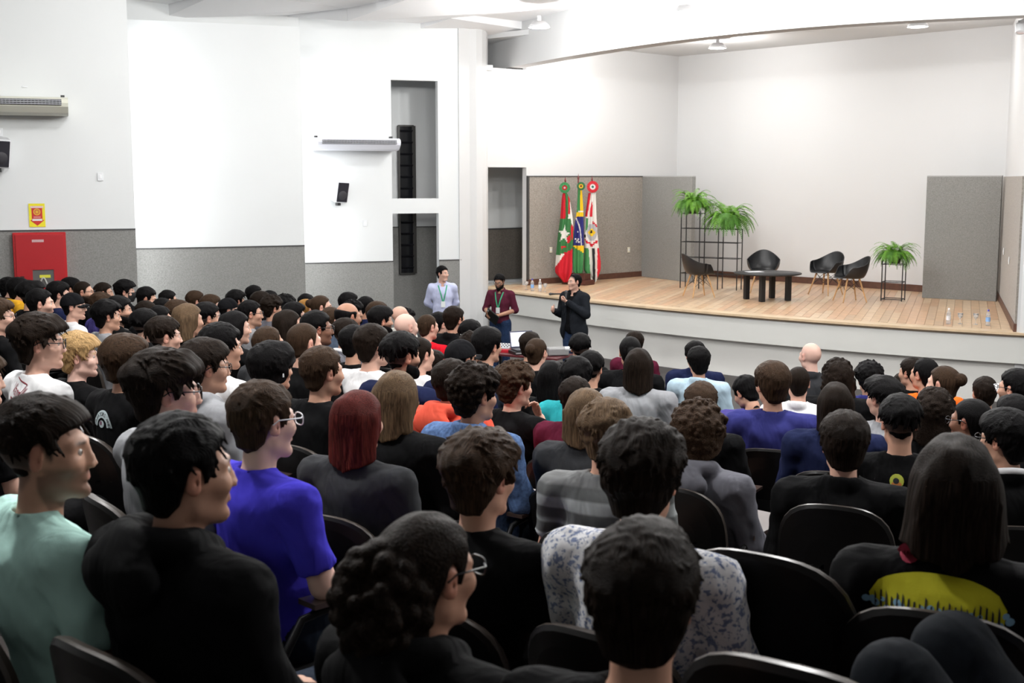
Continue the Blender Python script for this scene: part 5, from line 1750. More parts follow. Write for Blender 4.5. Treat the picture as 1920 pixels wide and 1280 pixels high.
# white polo: teal box and lettering
q = [('print_box', poly_fill([(-.10, .895), (.055, .895), (.055, .845), (-.10, .845)]), prm('teal', (.03, .30, .33)), 0)]
q.append(('print_lettering', text_fill('AGFRS', .042, -.022, .869), prm('white', (.8, .8, .8)), .0015))
q.append(('print_line', poly_fill([(-.06, .822), (.085, .822), (.085, .816), (-.06, .816)]), prm('blue_line', (.06, .08, .30)), 0))
q.append(('print_flame', poly_fill([(.060, .826), (.070, .842), (.080, .826)]), prm('rose', (.6, .2, .25)), 0))
lay('print_teal', q, lambda x, z: (x, z + .065))
# black tee: round yellow badge
q = [('print_badge', poly_fill(disc_poly(.0, .86, .033)), prm('lime', (.42, .46, .06)), 0), ('print_badge', poly_fill(disc_poly(.0, .846, .024, .012)), prm('orange', (.55, .20, .05)), .001), ('print_badge', poly_fill(disc_poly(-.003, .861, .014)), DARK, .0015)]
lay('print_badge', q, lambda x, z: (x, z + .085))
# red tee: white bar across the shoulders
lay('print_bar', [('print_bar', poly_fill([(-.12, .975), (.11, .965), (.11, .935), (-.12, .945)]), prm('white', (.8, .8, .8)), 0)])
# long-haired viewer's tee: yellow arc, red lips, pale blue dots
YEL = prm('yellow', (.50, .48, .01)); PBL = prm('pale_blue', (.22, .42, .58)); RDP = prm('crimson', (.30, .02, .05))
rr = random.Random(5)
arc = []
for i in range(17):
    t = -1 + 2 * i / 16
    arc.append((t * .155, .735 + .065 * (1 - t * t) ** .5))
q = [('print_arc', poly_fill(arc + [(.150, .700), (.0, .690), (-.150, .700)]), YEL, 0)]
q.append(('print_lips', poly_fill(ring_poly(-.070, .838, .012, .026, 0, R(330))), RDP, 0))
for i in range(26):
    q.append(('print_dot', poly_fill(disc_poly(-.17 + .34 * (i + .5) / 26 + rr.uniform(-.004, .004), .695 + .03 * rr.random(), .008 * rr.uniform(.7, 1.4), None, 8)), PBL, .001))
for i in range(22):
    xx = -.14 + .28 * i / 21
    q.append(('print_figure', poly_fill([(xx - .003, .70), (xx + .003, .70), (xx + .002, .728 + rr.uniform(0, .02)), (xx - .002, .728 + rr.uniform(0, .02))]), DARK, .0012))
lay('print_yellow', q, lambda x, z: (x - .02, z + .22))
# sheet of paper held by the viewer at the right edge
pc = at(1891, 745, seats[124]['c'].y + .28)
pr = MB().box((0, 0, 0), (.15, .003, .21), 0)
po = pr.build('paper_sheet', mat('paper', (.85, .85, .87), .7), None, pc, (R(-35), 0, R(25)))
tag(po, 'white sheet of paper held up by the person at the right edge', 'paper')
# ------------------------------------------------------------------ standing people below the stage
def standing_field(h=.0085):
    return Field(steps([(-.42, .42, h * 1.3)]), steps([(-.30, .42, h * 1.3)]), steps([(-.01, .85, .02), (.85, 1.42, h * 1.3), (1.42, 1.80, h)]))
SHC = np.array((0, .0, 1.655))
def st_torso(f, add=0.0, belly=0.0, k=.05):
    f.ell((0, .0, .95), (.165 + add, .115 + add + belly * .6, .12 + add), k)
    f.ell((0, .01, 1.10), (.150 + add + belly, .105 + add + belly, .15 + add), k)
    f.ell((0, .0, 1.29), (.170 + add + belly * .5, .115 + add + belly * .3, .17 + add), k)
    f.ell((0, -.02, 1.40), (.175 + add, .085 + add, .07 + add), k)
    for s in (-1, 1):
        f.cap((s * .03, -.02, 1.475), (s * .165, -.015, 1.425), .036 + add, .046 + add, .03)
        f.ell((s * .185, -.012, 1.405), (.052 + add, .054 + add, .062 + add), .03)
def st_legs(f, add=0.0, top=.98):
    for s in (-1, 1):
        f.cap((s * .085, .0, .90), (s * .10, .015, .48), .090 + add, .060 + add, .04)
        f.cap((s * .10, .015, .48), (s * .105, -.01, .09), .058 + add, .042 + add, .03)
def st_arms(f, J, add=0.0, upto=1.0, k=.03):
    for (S_, E_, W_) in J:
        S_, E_, W_ = Vector(S_), Vector(E_), Vector(W_)
        f.cap(S_, E_, .054 + add, .044 + add, k)
        if upto > 0: f.cap(E_, E_.lerp(W_, upto), .044 + add, .044 + (.030 - .044) * upto + add * .8, .02)
def st_turn(V, yaw, pitch):
    p = Vector((0, -.015, 1.53))
    w = smooth01(1.49, 1.57, V[:, 2]) * (np.abs(V[:, 0]) < .13)
    out = V.copy()
    a, b = yaw * w, pitch * w
    x, y, z = V[:, 0], V[:, 1] - p.y, V[:, 2] - p.z
    y1 = y * np.cos(b) - z * np.sin(b); z1 = y * np.sin(b) + z * np.cos(b)
    out[:, 0] = x * np.cos(a) - y1 * np.sin(a); out[:, 1] = p.y + x * np.sin(a) + y1 * np.cos(a); out[:, 2] = p.z + z1
    return out
def standing(crown_px, dep, heading, head_heading, pitch, J, hands, hair, hc, sk, shirt, opts, label):
    c = at(crown_px[0], crown_px[1], dep)
    sc = c.z / (1.655 + .119 + TOPT[hair] * .8)
    root = empty('person', (c.x, c.y, 0), -R(heading))
    root.scale = (sc, sc, sc)
    belly = opts.get('belly', 0)
    f = standing_field()
    st_torso(f, 0, belly); st_legs(f); st_arms(f, J)
    for (w, fd, nr, sd, cu_, gr) in hands: hand(f, w, fd, nr, sd, cu_, gr)
    for s in (-1, 1): f.cap((s * .105, .0, .06), (s * .115, .14, .04), .045, .034, .03)
    f.cap((0, -.022, 1.44), (0, -.012, 1.60), .060, .054, .025)
    head_parts(f, SHC)
    V, Q = nets(f.F, f.xs, f.ys, f.zs)
    M_ = masks(V - SHC + HC)
    rel = R(head_heading - heading)
    V = st_turn(V, -rel, R(pitch))
    b = mkobj('body', np_mesh('standing_body', V, Q, [SKIN], M_), root)
    set_col(b, SK[sk])
    b['hair_rgb'] = [v * 1.5 + .003 for v in HCOL[hc]]; b['buzz'] = .9; b['beard_amount'] = opts.get('stub', .15)
    # shirt
    f = standing_field(.010)
    st_torso(f, .016, belly)
    st_arms(f, J, .016, opts.get('sleeve', .96))
    x, y, z = f.co((slice(None),) * 3)
    f.F = (f.F + wob(x, y, z * .8, 4, 34) * .005 + np.abs(wob(x, y, z, 8, 46)) * .006).astype(np.float32)
    f.F = np.maximum(f.F, opts.get('hem', .86) - z).astype(np.float32)
    f.cap((0, -.03, 1.42), (0, -.01, 1.70), .066, .070, .006, carve=True)
    f.ell((0, .03, 1.49), (.05, .06, .06), .01, carve=True)
    for i in range(28):
        a = 2 * math.pi * i / 28
        if math.sin(a) > .93: continue
        f.ell((.072 * math.cos(a), -.015 + .074 * math.sin(a), 1.500 - .028 * math.sin(a)), (.013, .013, .026), .008)
    V, Q = nets(f.F, f.xs, f.ys, f.zs)
    g = mkobj('shirt', np_mesh('standing_shirt', V, Q, [CLOTH]), root)
    set_col(g, shirt)
    # trousers
    f = standing_field(.012)
    f.ell((0, .0, .95), (.175, .125 + belly * .6, .10), .04)
    st_legs(f, .022)
    x, y, z = f.co((slice(None),) * 3)
    f.F = np.maximum(np.maximum(f.F + wob(x, y, z, 6, 30) * .005, .05 - z), z - 1.02).astype(np.float32)
    V, Q = nets(f.F, f.xs, f.ys, f.zs)
    t = mkobj('trousers', np_mesh('standing_trousers', V, Q, [DENIM]), root)
    set_col(t, opts.get('legs', (.015, .028, .065)))
    for sx in (-1, 1):
        o = mkobj('shoe', shoe_mesh(), root, (sx * .108, .01, 0), (0, 0, -sx * .1)); set_col(o, (.01, .01, .01))
    if opts.get('blazer'):
        f = standing_field(.010)
        st_torso(f, .036, belly)
        f.ell((0, .0, .90), (.215 + belly, .165 + belly, .20), .05)
        st_arms(f, J, .024, .93)
        x, y, z = f.co((slice(None),) * 3)
        f.F = (f.F + wob(x, y, z * .6, 4, 30) * .005 + np.abs(wob(x, y, z, 9, 46)) * .005).astype(np.float32)
        f.F = np.maximum(f.F, .76 - z).astype(np.float32)
        # open front
        wdt = .035 + .05 * smooth01(1.30, 1.46, z) + .07 * smooth01(1.10, .76, z) + 0 * x
        cut = np.maximum(np.abs(x) - wdt, .02 - y)
        f.F = np.maximum(f.F, -cut).astype(np.float32)
        f.cap((0, -.03, 1.42), (0, -.01, 1.70), .072, .076, .006, carve=True)
        for i in range(20):
            a = math.pi * (1.0 + i / 19)
            f.ell((.082 * math.cos(a), -.012 + .082 * math.sin(a), 1.495), (.013, .013, .024), .008)
        for s in (-1, 1): f.cap((s * .085, .03, 1.47), (s * .055, .165 + belly, 1.16), .014, .010, .01)
        V, Q = nets(f.F, f.xs, f.ys, f.zs)
        bz = mkobj('blazer', np_mesh('blazer', V, Q, [CLOTH]), root)
        set_col(bz, (.012, .014, .018))
    hm = Matrix.Translation((0, -.015, 1.53)) @ Matrix.Rotation(-rel, 4, 'Z') @ Matrix.Rotation(R(pitch), 4, 'X') @ Matrix.Translation((0, .015, -1.53)) @ Matrix.Translation(Vector(SHC))
    add_head_things(root, hm, hair, hc, sk, opts.get('wear', ''), 1, True, b)
    for sx in (-1, 1):
        o = mkobj('eye', eye_mesh(), root); o.matrix_local = hm @ Matrix.Translation((sx * .032, .0805, .004))
    if opts.get('lanyard'):
        m = MB()
        yb = .118 + belly
        for s in (-1, 1):
            path = [(s * .055, -.07, 1.505), (s * .075, -.01, 1.50), (s * .070, .07, 1.455), (s * .040, yb + .018, 1.34), (s * .006, yb + .028, 1.20)]
            for (a, b2) in zip(path[:-1], path[1:]):
                a, b2 = Vector(a), Vector(b2)
                d = (b2 - a).normalized()
                sd = Vector((1, 0, 0)).cross(d) if False else Vector((d.z, 0, -d.x)).normalized()
                q = [a - sd * .010, a + sd * .010, b2 + sd * .010, b2 - sd * .010]
                m.add(q + [v + Vector((0, -.003, 0)) for v in q], [(0, 1, 2, 3), (7, 6, 5, 4), (0, 4, 5, 1), (2, 6, 7, 3), (1, 5, 6, 2), (3, 7, 4, 0)])
        ly = m.build('lanyard', mat('lanyard_green', (.02, .28, .14), .6), root)
        MB().box((0, yb + .034, 1.155), (.07, .004, .10), 0).build('badge', mat('badge_' + opts['lanyard'], (.75, .78, .78) if opts['lanyard'] == 'pale' else (.6, .62, .62), .4), ly)
    tag(root, label, 'person', 'standing people')
    return root, sc
# lilac shirt, hands behind the back
JA = [((s * .182, -.012, 1.415), (s * .245, -.10, 1.16), (s * .07, -.175, 1.02)) for s in (-1, 1)]
standing((829, 498), 20.8, 172, 128, 2, JA, [((s * .07, -.175, 1.02), (-s * .8, -.05, -.4), (0, 1, 0), s, .4, False) for s in (-1, 1)], 'crop', 'K', 'l',
         (.50, .53, .72), dict(lanyard='pale', hem=.84, legs=(.02, .03, .06)), 'person standing with hands behind back in pale lilac shirt and green lanyard')
# maroon shirt, holding a folder
JB = [((-.188, -.012, 1.41), (-.27, -.02, 1.15), (-.05, .21, 1.08)), ((.188, -.012, 1.41), (.26, .02, 1.16), (.15, .25, 1.12))]
pm_root, pm_s = standing((938, 512), 20.4, 196, 200, -18, JB, [((-.05, .21, 1.08), (.85, .45, .05), (0, .3, 1), -1, .35, True), ((.15, .25, 1.12), (-.1, .7, -.5), (-.9, 0, .2), 1, .5, True)], 'crop', 'K', 't',
         (.075, .014, .028), dict(lanyard='green', sleeve=.10, hem=.92, wear='beard,glasses', stub=.8), 'person in maroon shirt and green lanyard looking down at a black folder')
fo = MB().box((0, 0, 0), (.24, .02, .32), bev=.004)
fpos = pm_root.matrix_basis @ Vector((.06, .30, 1.06))
fold_o = empty('folder', fpos, -R(196))
fb_ = fo.build('cover', mat('folder_black', (.006, .009, .008), .4), fold_o, (0, 0, 0), (R(-50), R(-38), 0))
MB().box((.10, .014, .10), (.03, .004, .06)).build('clip', HOUSING, fb_)
tag(fold_o, 'black folder held by the person in the maroon shirt', 'folder')
# dark blazer, speaking into a microphone
JC = [((-.195, -.012, 1.41), (-.285, .06, 1.18), (-.06, .24, 1.37)), ((.195, -.012, 1.41), (.29, -.02, 1.15), (.20, .24, 1.21))]
pb_root, pb_s = standing((1077, 513), 19.05, 222, 238, 2, JC, [((-.06, .24, 1.37), (.75, .35, .35), (-.3, -.5, .3), -1, 1.0, True), ((.20, .24, 1.21), (-.15, .85, .45), (-.9, .1, .2), 1, .55, False)], 'recede', 'K', 'l',
         (.006, .006, .007), dict(blazer=True, belly=.025, hem=.86, legs=(.02, .035, .075)), 'person in dark blazer speaking into a hand-held microphone below the stage')
def microphone(label, loc, rot, group='microphones'):
    r = empty('microphone', loc)
    r.rotation_euler = rot
    MB().tube([(0, 0, -.20), (0, 0, -.06), (0, 0, 0)], [.013, .016, .021], 12).build('handle', BLACK, r)
    MB().lathe([(.0001, .052), (.018, .048), (.026, .032), (.027, .018), (.023, .0), (.0001, -.002)], 14).build('grille', mat('mic_grille', (.06, .06, .065), .45, metal=.5), r)
    tag(r, label, 'microphone', group)
    return r
mh = pb_root.matrix_basis @ Vector((.01, .185, 1.49))
mq = microphone('microphone held to the mouth by the person in the dark blazer', mh, (0, 0, 0))
dv = (pb_root.matrix_basis.to_3x3() @ Vector((.25, -.35, .75))).normalized()
mq.rotation_euler = dv.to_track_quat('Z', 'Y').to_euler()
ms = onz(1034, 551, STAGE + .03)
msl = microphone('black microphone lying on the front edge of the stage', ms, (0, R(-90), R(12)))

# ------------------------------------------------------------------ stage furniture
SHELLM = mat('chair_shell_black', (.010, .0105, .012), .36)
BEECH = mat('beech_leg', (.52, .30, .13), .4, var=.12, vscale=20)
def tub_chair(px, py, heading, label):
    p = onz(px, py, STAGE)
    r = empty('armchair', (p.x, p.y, STAGE), -R(heading))
    m = MB()
    n, kk = 40, 12
    rows = []
    for j in range(kk + 1):
        t = j / kk
        row = []
        for i in range(n + 1):
            a = 2 * math.pi * i / n                 # 0 = +x side, 90 = front (+y)
            c, s = math.cos(a), math.sin(a)
            back = max(0, -s)
            front = max(0, s)
            Rx, Ry = .295 + .015 * back, .255 + (.03 if s < 0 else .02)
            hgt = .205 * (1 - front ** 2 * 1.0) if s >= 0 else .205 + .175 * back ** 2.2
            if s > 0: hgt = .205 * (1 - smooth01(.25, .85, np.float64(s))) - .012
            q = t ** .8
            rr = math.sin(min(q * 1.25, 1) * math.pi / 2)
            lift = smooth01(.42, 1.0, np.float64(q))
            lean = .06 * back * lift
            row.append((Rx * c * rr * (1 + .06 * lift * abs(c)), Ry * s * rr - lean, .435 + hgt * lift - .012 * (1 - q) + (.012 * front * (1 - q))))
        rows.append(row)
    m.grid(rows)
    sh = m.build('shell', SHELLM, r)
    md = sh.modifiers.new('thickness', 'SOLIDIFY'); md.thickness = .012; md.offset = 0
    top = {}
    for sx in (-1, 1):
        for sy in (-1, 1):
            MB().tube([(sx * .13, sy * .11 - .01, .425), (sx * .235, sy * .22 - .01, 0)], [.017, .011], 10).build('leg', BEECH, r)
    w = MB()
    for sx in (-1, 1):
        w.tube([(sx * .13, .10, .40), (sx * .185, -.165, .20)], .0045, 6); w.tube([(sx * .13, -.12, .40), (sx * .185, .145, .20)], .0045, 6)
    for sy in (-1, 1):
        w.tube([(-.13, sy * .11, .40), (.185, sy * .16, .20)], .0045, 6); w.tube([(.13, sy * .11, .40), (-.185, sy * .16, .20)], .0045, 6)
    o = w.build('wire_brace', BLACK, r); o['kind'] = 'stuff'
    tag(r, label, 'chair', 'tub chairs on the stage')
    return r
tub_chair(1311, 556, 75, 'black tub armchair with wooden legs, in front of the tall wire stand')
tub_chair(1430, 548, 192, 'black tub armchair with wooden legs behind the round table')
tub_chair(1547, 552, 232, 'black tub armchair right of the table, the further of the two')
tub_chair(1592, 565, 262, 'black tub armchair right of the table, the nearer of the two')
# round table
tp = onz(1438, 562, STAGE)
tr_ = empty('round_table', (tp.x, tp.y, STAGE), R(20))
MB().lathe([(.0001, .47), (.58, .47), (.605, .478), (.61, .49), (.605, .50), (.0001, .502)], 48).build('table_top', mat('table_black', (.013, .013, .014), .5), tr_)
for sx, sy in ((-1, -1), (1, -1), (1, 1), (-1, 1)):
    MB().box((sx * .27, sy * .27, .235), (.09, .09, .47), R(45) if False else 0, bev=.006).build('leg', mat('table_leg_black', (.010, .010, .011), .5), tr_)
tag(tr_, 'low round black table with four square legs on the stage', 'table')
pp_ = MB().box((0, 0, 0), (.30, .21, .004))
pap = pp_.build('paper_sheets', mat('paper', (.85, .85, .87), .7), None, (tp.x - .22, tp.y + .12, STAGE + .505), (0, 0, R(15)))
tag(pap, 'white sheets of paper lying on the round black table', 'paper')
# plant stands of thin black steel
STEEL = mat('black_steel', (.008, .008, .009), .4)
def wire_stand(loc, rz, bays, heights, depth, shelves, label, w=.36):
    r = empty('plant_stand', loc, rz)
    t = .013
    xs = [w * i for i in range(bays + 1)]
    off = w * bays / 2
    for i, x in enumerate(xs):
        h = max(heights[max(0, i - 1)], heights[min(bays - 1, i)])
        for sy in (-1, 1):
            MB().box((x - off, sy * depth / 2, h / 2), (t * 1.3, t * 1.3, h)).build('upright', STEEL, r)
    for z in shelves:
        for i in range(bays):
            if z > heights[i] + .01: continue
            sh = MB()
            cx = (xs[i] + xs[i + 1]) / 2 - off
            for sy in (-1, 1): sh.box((cx, sy * depth / 2, z), (w, t, t))
            for sx in (0, 1): sh.box((xs[i + sx] - off, 0, z), (t, depth, t))
            sh.build('shelf_frame', STEEL, r)
    tag(r, label, 'plant stand', 'black wire plant stands')
    return r
def fern(loc, scale, seed, label, pot=True):
    r = empty('potted_fern', loc)
    r.scale = (scale,) * 3
    rg = random.Random(seed)
    MB().lathe([(.0001, .0), (.10, .0), (.115, .02), (.14, .20), (.145, .215), (.13, .215), (.125, .19), (.0001, .19)], 20).build('pot', mat('pot_black', (.012, .012, .012), .5), r)
    for kind in range(2):
        m = MB()
        for i in range(75 if kind == 0 else 45):
            a = rg.uniform(0, 2 * math.pi)
            up = rg.uniform(.1, 1.25) if kind == 0 else rg.uniform(-.1, .7)
            L = rg.uniform(.36, .58)
            p = Vector((.06 * math.cos(a), .06 * math.sin(a), .20))
            d = Vector((math.cos(a) * math.cos(up), math.sin(a) * math.cos(up), math.sin(up)))
            n = 9
            pts = []
            for j in range(n + 1):
                pts.append(p.copy())
                p = p + d * (L / n)
                d = (d + Vector((0, 0, -.20 - .06 * j / n * 3))).normalized()
            side = Vector((-math.sin(a), math.cos(a), 0))
            m.tube(pts, .0025, 3, cap=False)
            for j in range(1, n):
                for q in (0, .5):
                    c = pts[j].lerp(pts[j + 1], q)
                    dd = (pts[j + 1] - pts[j]).normalized()
                    lw_ = .052 * math.sin(math.pi * min(1, (j + q) / n + .08)) + .012
                    for s in (-1, 1):
                        tip = c + side * s * lw_ + dd * .018 + Vector((0, 0, -.008))
                        wv = dd * .0085
                        m.add([c - wv, c + wv, tip + wv * .3 + Vector((0, 0, -.002)), tip - wv * .3], [(0, 1, 2, 3)], 0, False)
        o = m.build('fronds', mat('fern_green_%d' % kind, [(.13, .32, .025), (.07, .21, .02)][kind], .55, var=.3, vscale=14), r)
        o['kind'] = 'stuff'
    tag(r, label, 'plant', 'ferns on the stage')
    return r
sa = onz(1332, 541, STAGE)
stand_rz = R(-31)
wire_stand((sa.x, sa.y, STAGE), stand_rz, 3, [1.55, 1.20, 1.20], .26, [.30, .62, .93, 1.20, 1.50], 'tall three-bay black wire plant stand at the left of the stage', w=.40)
def on_stand(dx, z): return Vector((sa.x + math.cos(stand_rz) * dx, sa.y + math.sin(stand_rz) * dx, STAGE + z))
fern(on_stand(-.40, 1.51), 1.0, 1, 'lush green fern on the tallest bay of the wire stand')
fern(on_stand(.34, 1.21), 1.15, 2, 'lush green fern on the lower bays of the wire stand')
sb = onz(1674, 563, STAGE)
wire_stand((sb.x, sb.y, STAGE), R(-28), 1, [.74], .30, [.03, .34, .66], 'small single-bay black wire plant stand at the right of the stage', w=.36)
fern((sb.x, sb.y, STAGE + .67), .88, 3, 'green fern with thin upright shoots on the small wire stand')

# bottles and glasses along the stage edge
def bottle(px, py, capc, labelled, label):
    p = onz(px, py, STAGE)
    r = empty('water_bottle', (p.x, p.y, STAGE))
    MB().lathe([(.0001, .0), (.030, .0), (.033, .01), (.033, .13), (.030, .15), (.033, .155), (.033, .165), (.014, .205), (.0125, .215), (.0125, .225)], 18).build('bottle_body', mat('bottle_plastic', (.85, .88, .92), .08, trans=.75, ior=1.15), r)
    MB().lathe([(.0145, .215), (.0145, .24), (.0001, .241)], 14).build('cap', mat('cap_' + capc, (.06, .06, .45) if capc == 'blue' else (.85, .85, .87), .4), r)
    MB().lathe([(.0338, .06), (.0338, .125)], 18).build('label_band', mat('bottle_label_' + labelled, (.25, .45, .80) if labelled == 'blue' else (.70, .72, .76), .5), r)
    tag(r, label, 'bottle', 'water bottles on the stage edge')
def goblet(px, py, label):
    p = onz(px, py, STAGE)
    r = empty('goblet', (p.x, p.y, STAGE))
    MB().lathe([(.0001, .0), (.035, .0), (.035, .004), (.006, .010), (.005, .07), (.010, .08), (.036, .12), (.040, .165), (.038, .165), (.033, .12), (.004, .085), (.0001, .084)], 20).build('glass_bowl', mat('goblet_glass', (.95, .96, .97), .03, trans=.8, ior=1.2), r)
    MB().lathe([(.0001, .086), (.006, .088), (.032, .118), (.0001, .119)], 16).build('water', mat('water', (.9, .93, .95), .02, trans=.7, ior=1.33), r)
    tag(r, label, 'glass', 'goblets on the stage edge')
goblet(987, 543, 'stemmed glass on the stage edge left of the two bottles')
bottle(998, 545, 'blue', 'blue', 'water bottle with dark blue cap on the left stage edge')
bottle(1012.5, 546, 'white', 'pale', 'water bottle with white cap on the left stage edge')
goblet(1022, 547, 'stemmed glass on the stage edge right of the two bottles')
bottle(1778, 607, 'white', 'pale', 'water bottle with white cap on the right stage edge')
goblet(1800, 607, 'stemmed glass on the right stage edge beside the white-capped bottle')
goblet(1829, 608, 'stemmed glass on the right stage edge beside the blue-capped bottle')
bottle(1852, 610, 'blue', 'blue', 'water bottle with blue cap on the right stage edge')

# ------------------------------------------------------------------ flags
fd0 = 27.0
def in_poly(x, y, poly): return inside((x, y), poly)
def flag(px, top, bot, outline, painter, mats, label, dep, pole_top, rosette, seed):
    """flag hanging in folds from its pole; outline and print are given in the photo survey's flag frame (pixels of a 931x1280 plate)"""
    S = 160 / 931.0
    def W(u, v, off=0.0):
        q = at(1000 + u * S, 320 + v * S, dep)
        return q
    base = at(1000 + px * S, 524, dep)
    zf = STAGE
    r = empty('flag', (base.x, dep, STAGE))
    o = Vector((base.x, dep, STAGE))
    nv, nu = 60, 28
    pts, cols = [], []
    for j in range(nv + 1):
        v = top + (bot - top) * j / nv
        l = np.interp(v, [q[0] for q in outline], [q[1] for q in outline]); rr_ = np.interp(v, [q[0] for q in outline], [q[2] for q in outline])
        row = []
        for i in range(nu + 1):
            t = i / nu
            u = l + (rr_ - l) * t
            q = W(u, v)
            amp = .028 * min(1, (rr_ - l) / 120)
            fold = math.cos((t * 2.3 + seed) * 2 * math.pi + .4 * math.sin(v * .012)) * amp - .10 * math.sin(math.pi * t) * min(1, (rr_ - l) / 170)
            row.append((q.x - o.x, fold, q.z - o.z))
        pts.append(row)
    m = MB()
    for j in range(nv):
        for i in range(nu):
            v = top + (bot - top) * (j + .5) / nv
            l = np.interp(v, [q[0] for q in outline], [q[1] for q in outline]); rr_ = np.interp(v, [q[0] for q in outline], [q[2] for q in outline])
            u = l + (rr_ - l) * (i + .5) / nu
            m.add([pts[j][i], pts[j][i + 1], pts[j + 1][i + 1], pts[j + 1][i]], [(0, 1, 2, 3)], painter(u, v), True)
    me = m.mesh('flag_cloth', mats)
    bm = bmesh.new(); bm.from_mesh(me); bmesh.ops.remove_doubles(bm, verts=bm.verts[:], dist=.0004); bm.to_mesh(me); bm.free()
    cl = mkobj('flag_cloth', me, r)
    md = cl.modifiers.new('thickness', 'SOLIDIFY'); md.thickness = .006; md.offset = 0
    pt = W(pole_top[0], pole_top[1])
    P_ = MB().tube([(pt.x - o.x, .06, .1), (pt.x - o.x, .03, pt.z - o.z - .12)], .014, 8)
    P_.build('pole', mat('pole_red_wood', (.16, .03, .03), .35), r)
    MB().lathe([(.0001, .0), (.018, .01), (.022, .03), (.010, .07), (.0001, .13)], 10, (pt.x - o.x, .03, pt.z - o.z - .13)).build('finial', mat('pole_red_wood', (.16, .03, .03), .35), r)
    # pleated rosette
    (ru, rv, rad, cs) = rosette
    rc_ = W(ru, rv)
    rp = rad * S * dep / 2343
    M_ = Matrix.Translation((rc_.x - o.x, -.06, rc_.z - o.z)) @ Matrix.Rotation(R(90), 4, 'X')
    for k, (f0, f1, c_) in enumerate(cs):
        mm = MB()
        n = 36
        ring0 = [M_ @ Vector((rp * f0 * math.cos(2 * math.pi * i / n), rp * f0 * math.sin(2 * math.pi * i / n), .012 + .006 * k)) for i in range(n)]
        ring1 = [M_ @ Vector((rp * f1 * (1 + .04 * (i % 2)) * math.cos(2 * math.pi * i / n), rp * f1 * (1 + .04 * (i % 2)) * math.sin(2 * math.pi * i / n), .004 + .006 * k + .008 * (i % 2))) for i in range(n)]
        mm.grid([ring0 + ring0[:1], ring1 + ring1[:1]], smooth=False)
        oo = mm.build('rosette_ring', mat('ribbon_%s' % c_[0], c_[1], .6), r)
        md = oo.modifiers.new('thickness', 'SOLIDIFY'); md.thickness = .004
    tag(r, label, 'flag', 'flags in the stand on the stage')
    return r
fc = lambda n, c: mat('flag_' + n, c, .75)
fRED, fWHT, fGRN, fYEL, fBLU, fBLK, fGRY = fc('red', (.56, .008, .022)), fc('white', (.72, .70, .66)), fc('green', (.035, .17, .05)), fc('yellow', (.80, .52, .012)), fc('blue', (.022, .022, .16)), fc('black', (.008, .008, .012)), fc('grey', (.42, .42, .44))
fLG = fc('leaf_green', (.055, .24, .075))
star = []
for i in range(10):
    a = -math.pi / 2 + i * math.pi / 5 + .1
    rr0 = 78 if i % 2 == 0 else 32
    star.append((335 + rr0 * .85 * math.cos(a), 690 + rr0 * 1.25 * math.sin(a)))
def paint1(u, v):
    if in_poly(u, v, star): return 1
    if in_poly(u, v, [(360, 720), (400, 700), (405, 770), (370, 790)]) or in_poly(u, v, [(300, 820), (350, 815), (362, 840), (305, 845)]) or in_poly(u, v, [(410, 580), (436, 600), (432, 760), (412, 740)]): return 0
    if v < 240: return 2
    if v < 520: return (0 if u < 350 else (2 if u < 378 else (0 if (u < 400 and v < 470) else 1)))
    if in_poly(u, v, [(395, 480), (445, 480), (445, 600), (425, 620)]): return 1
    if v < 530 and u < 362: return 1
    if in_poly(u, v, [(230, 930), (345, 895), (240, 1050)]): return 1
    if v > 930 - (u - 245) * .42: return 0
    return 2
flag(345, 225, 1215, [(225, 325, 355), (300, 312, 395), (520, 295, 430), (700, 270, 440), (900, 250, 425), (1050, 238, 425), (1110, 240, 420), (1215, 330, 372)], paint1, [fRED, fWHT, fGRN],
     'red, white and green flag with a star emblem, left of the three flags', 25.85, (350, 55), (340, 185, 58, [(.0, .22, ('white', (.7, .7, .68))), (.2, .50, ('red', (.5, .01, .02))), (.48, 1.0, ('green', (.03, .20, .06)))]), 0.0)
rg_ = random.Random(11)
starsB = [(468, 625), (462, 655), (485, 665), (490, 690), (465, 690), (470, 735), (455, 745), (478, 750), (470, 770), (488, 745)]
def paint2(u, v):
    if v < 440: return 2 if u < 510 else 3
    if v < 455: return 1 if u > 490 else 2
    if 505 + (540 - u) * .0 < v < 812 and u < 552:
        lx = 455 + (v - 512) * .27
        if v < 520 and u < 470: return 3
        if abs(u - (462 + 66 * (1 - math.exp(-(v - 512) / 110)))) < 6 and v > 515: return 1
        for (a, b) in starsB:
            if abs(u - a) < 5 and abs(v - b) < 6: return 1
        if in_poly(u, v, [(452, 745), (462, 735), (500, 770), (512, 785), (492, 780)]): return 1
        return 4
    if v <= 505: return 3
    if v < 830 + max(0, (u - 440)) * .60 and v < 900: return 3
    return 2
flag(495, 200, 1145, [(200, 488, 530), (440, 474, 545), (600, 450, 550), (800, 432, 552), (1000, 430, 545), (1100, 438, 540), (1145, 470, 520)], paint2, [fRED, fWHT, fLG, fYEL, fBLU],
     'green flag with yellow diamond and blue star disc, middle of the three flags', 25.95, (492, 28), (518, 168, 44, [(.0, .28, ('maroon', (.25, .02, .05))), (.26, .6, ('yellow', (.8, .5, .02))), (.55, 1.0, ('dark_green', (.02, .12, .04)))]), .4)
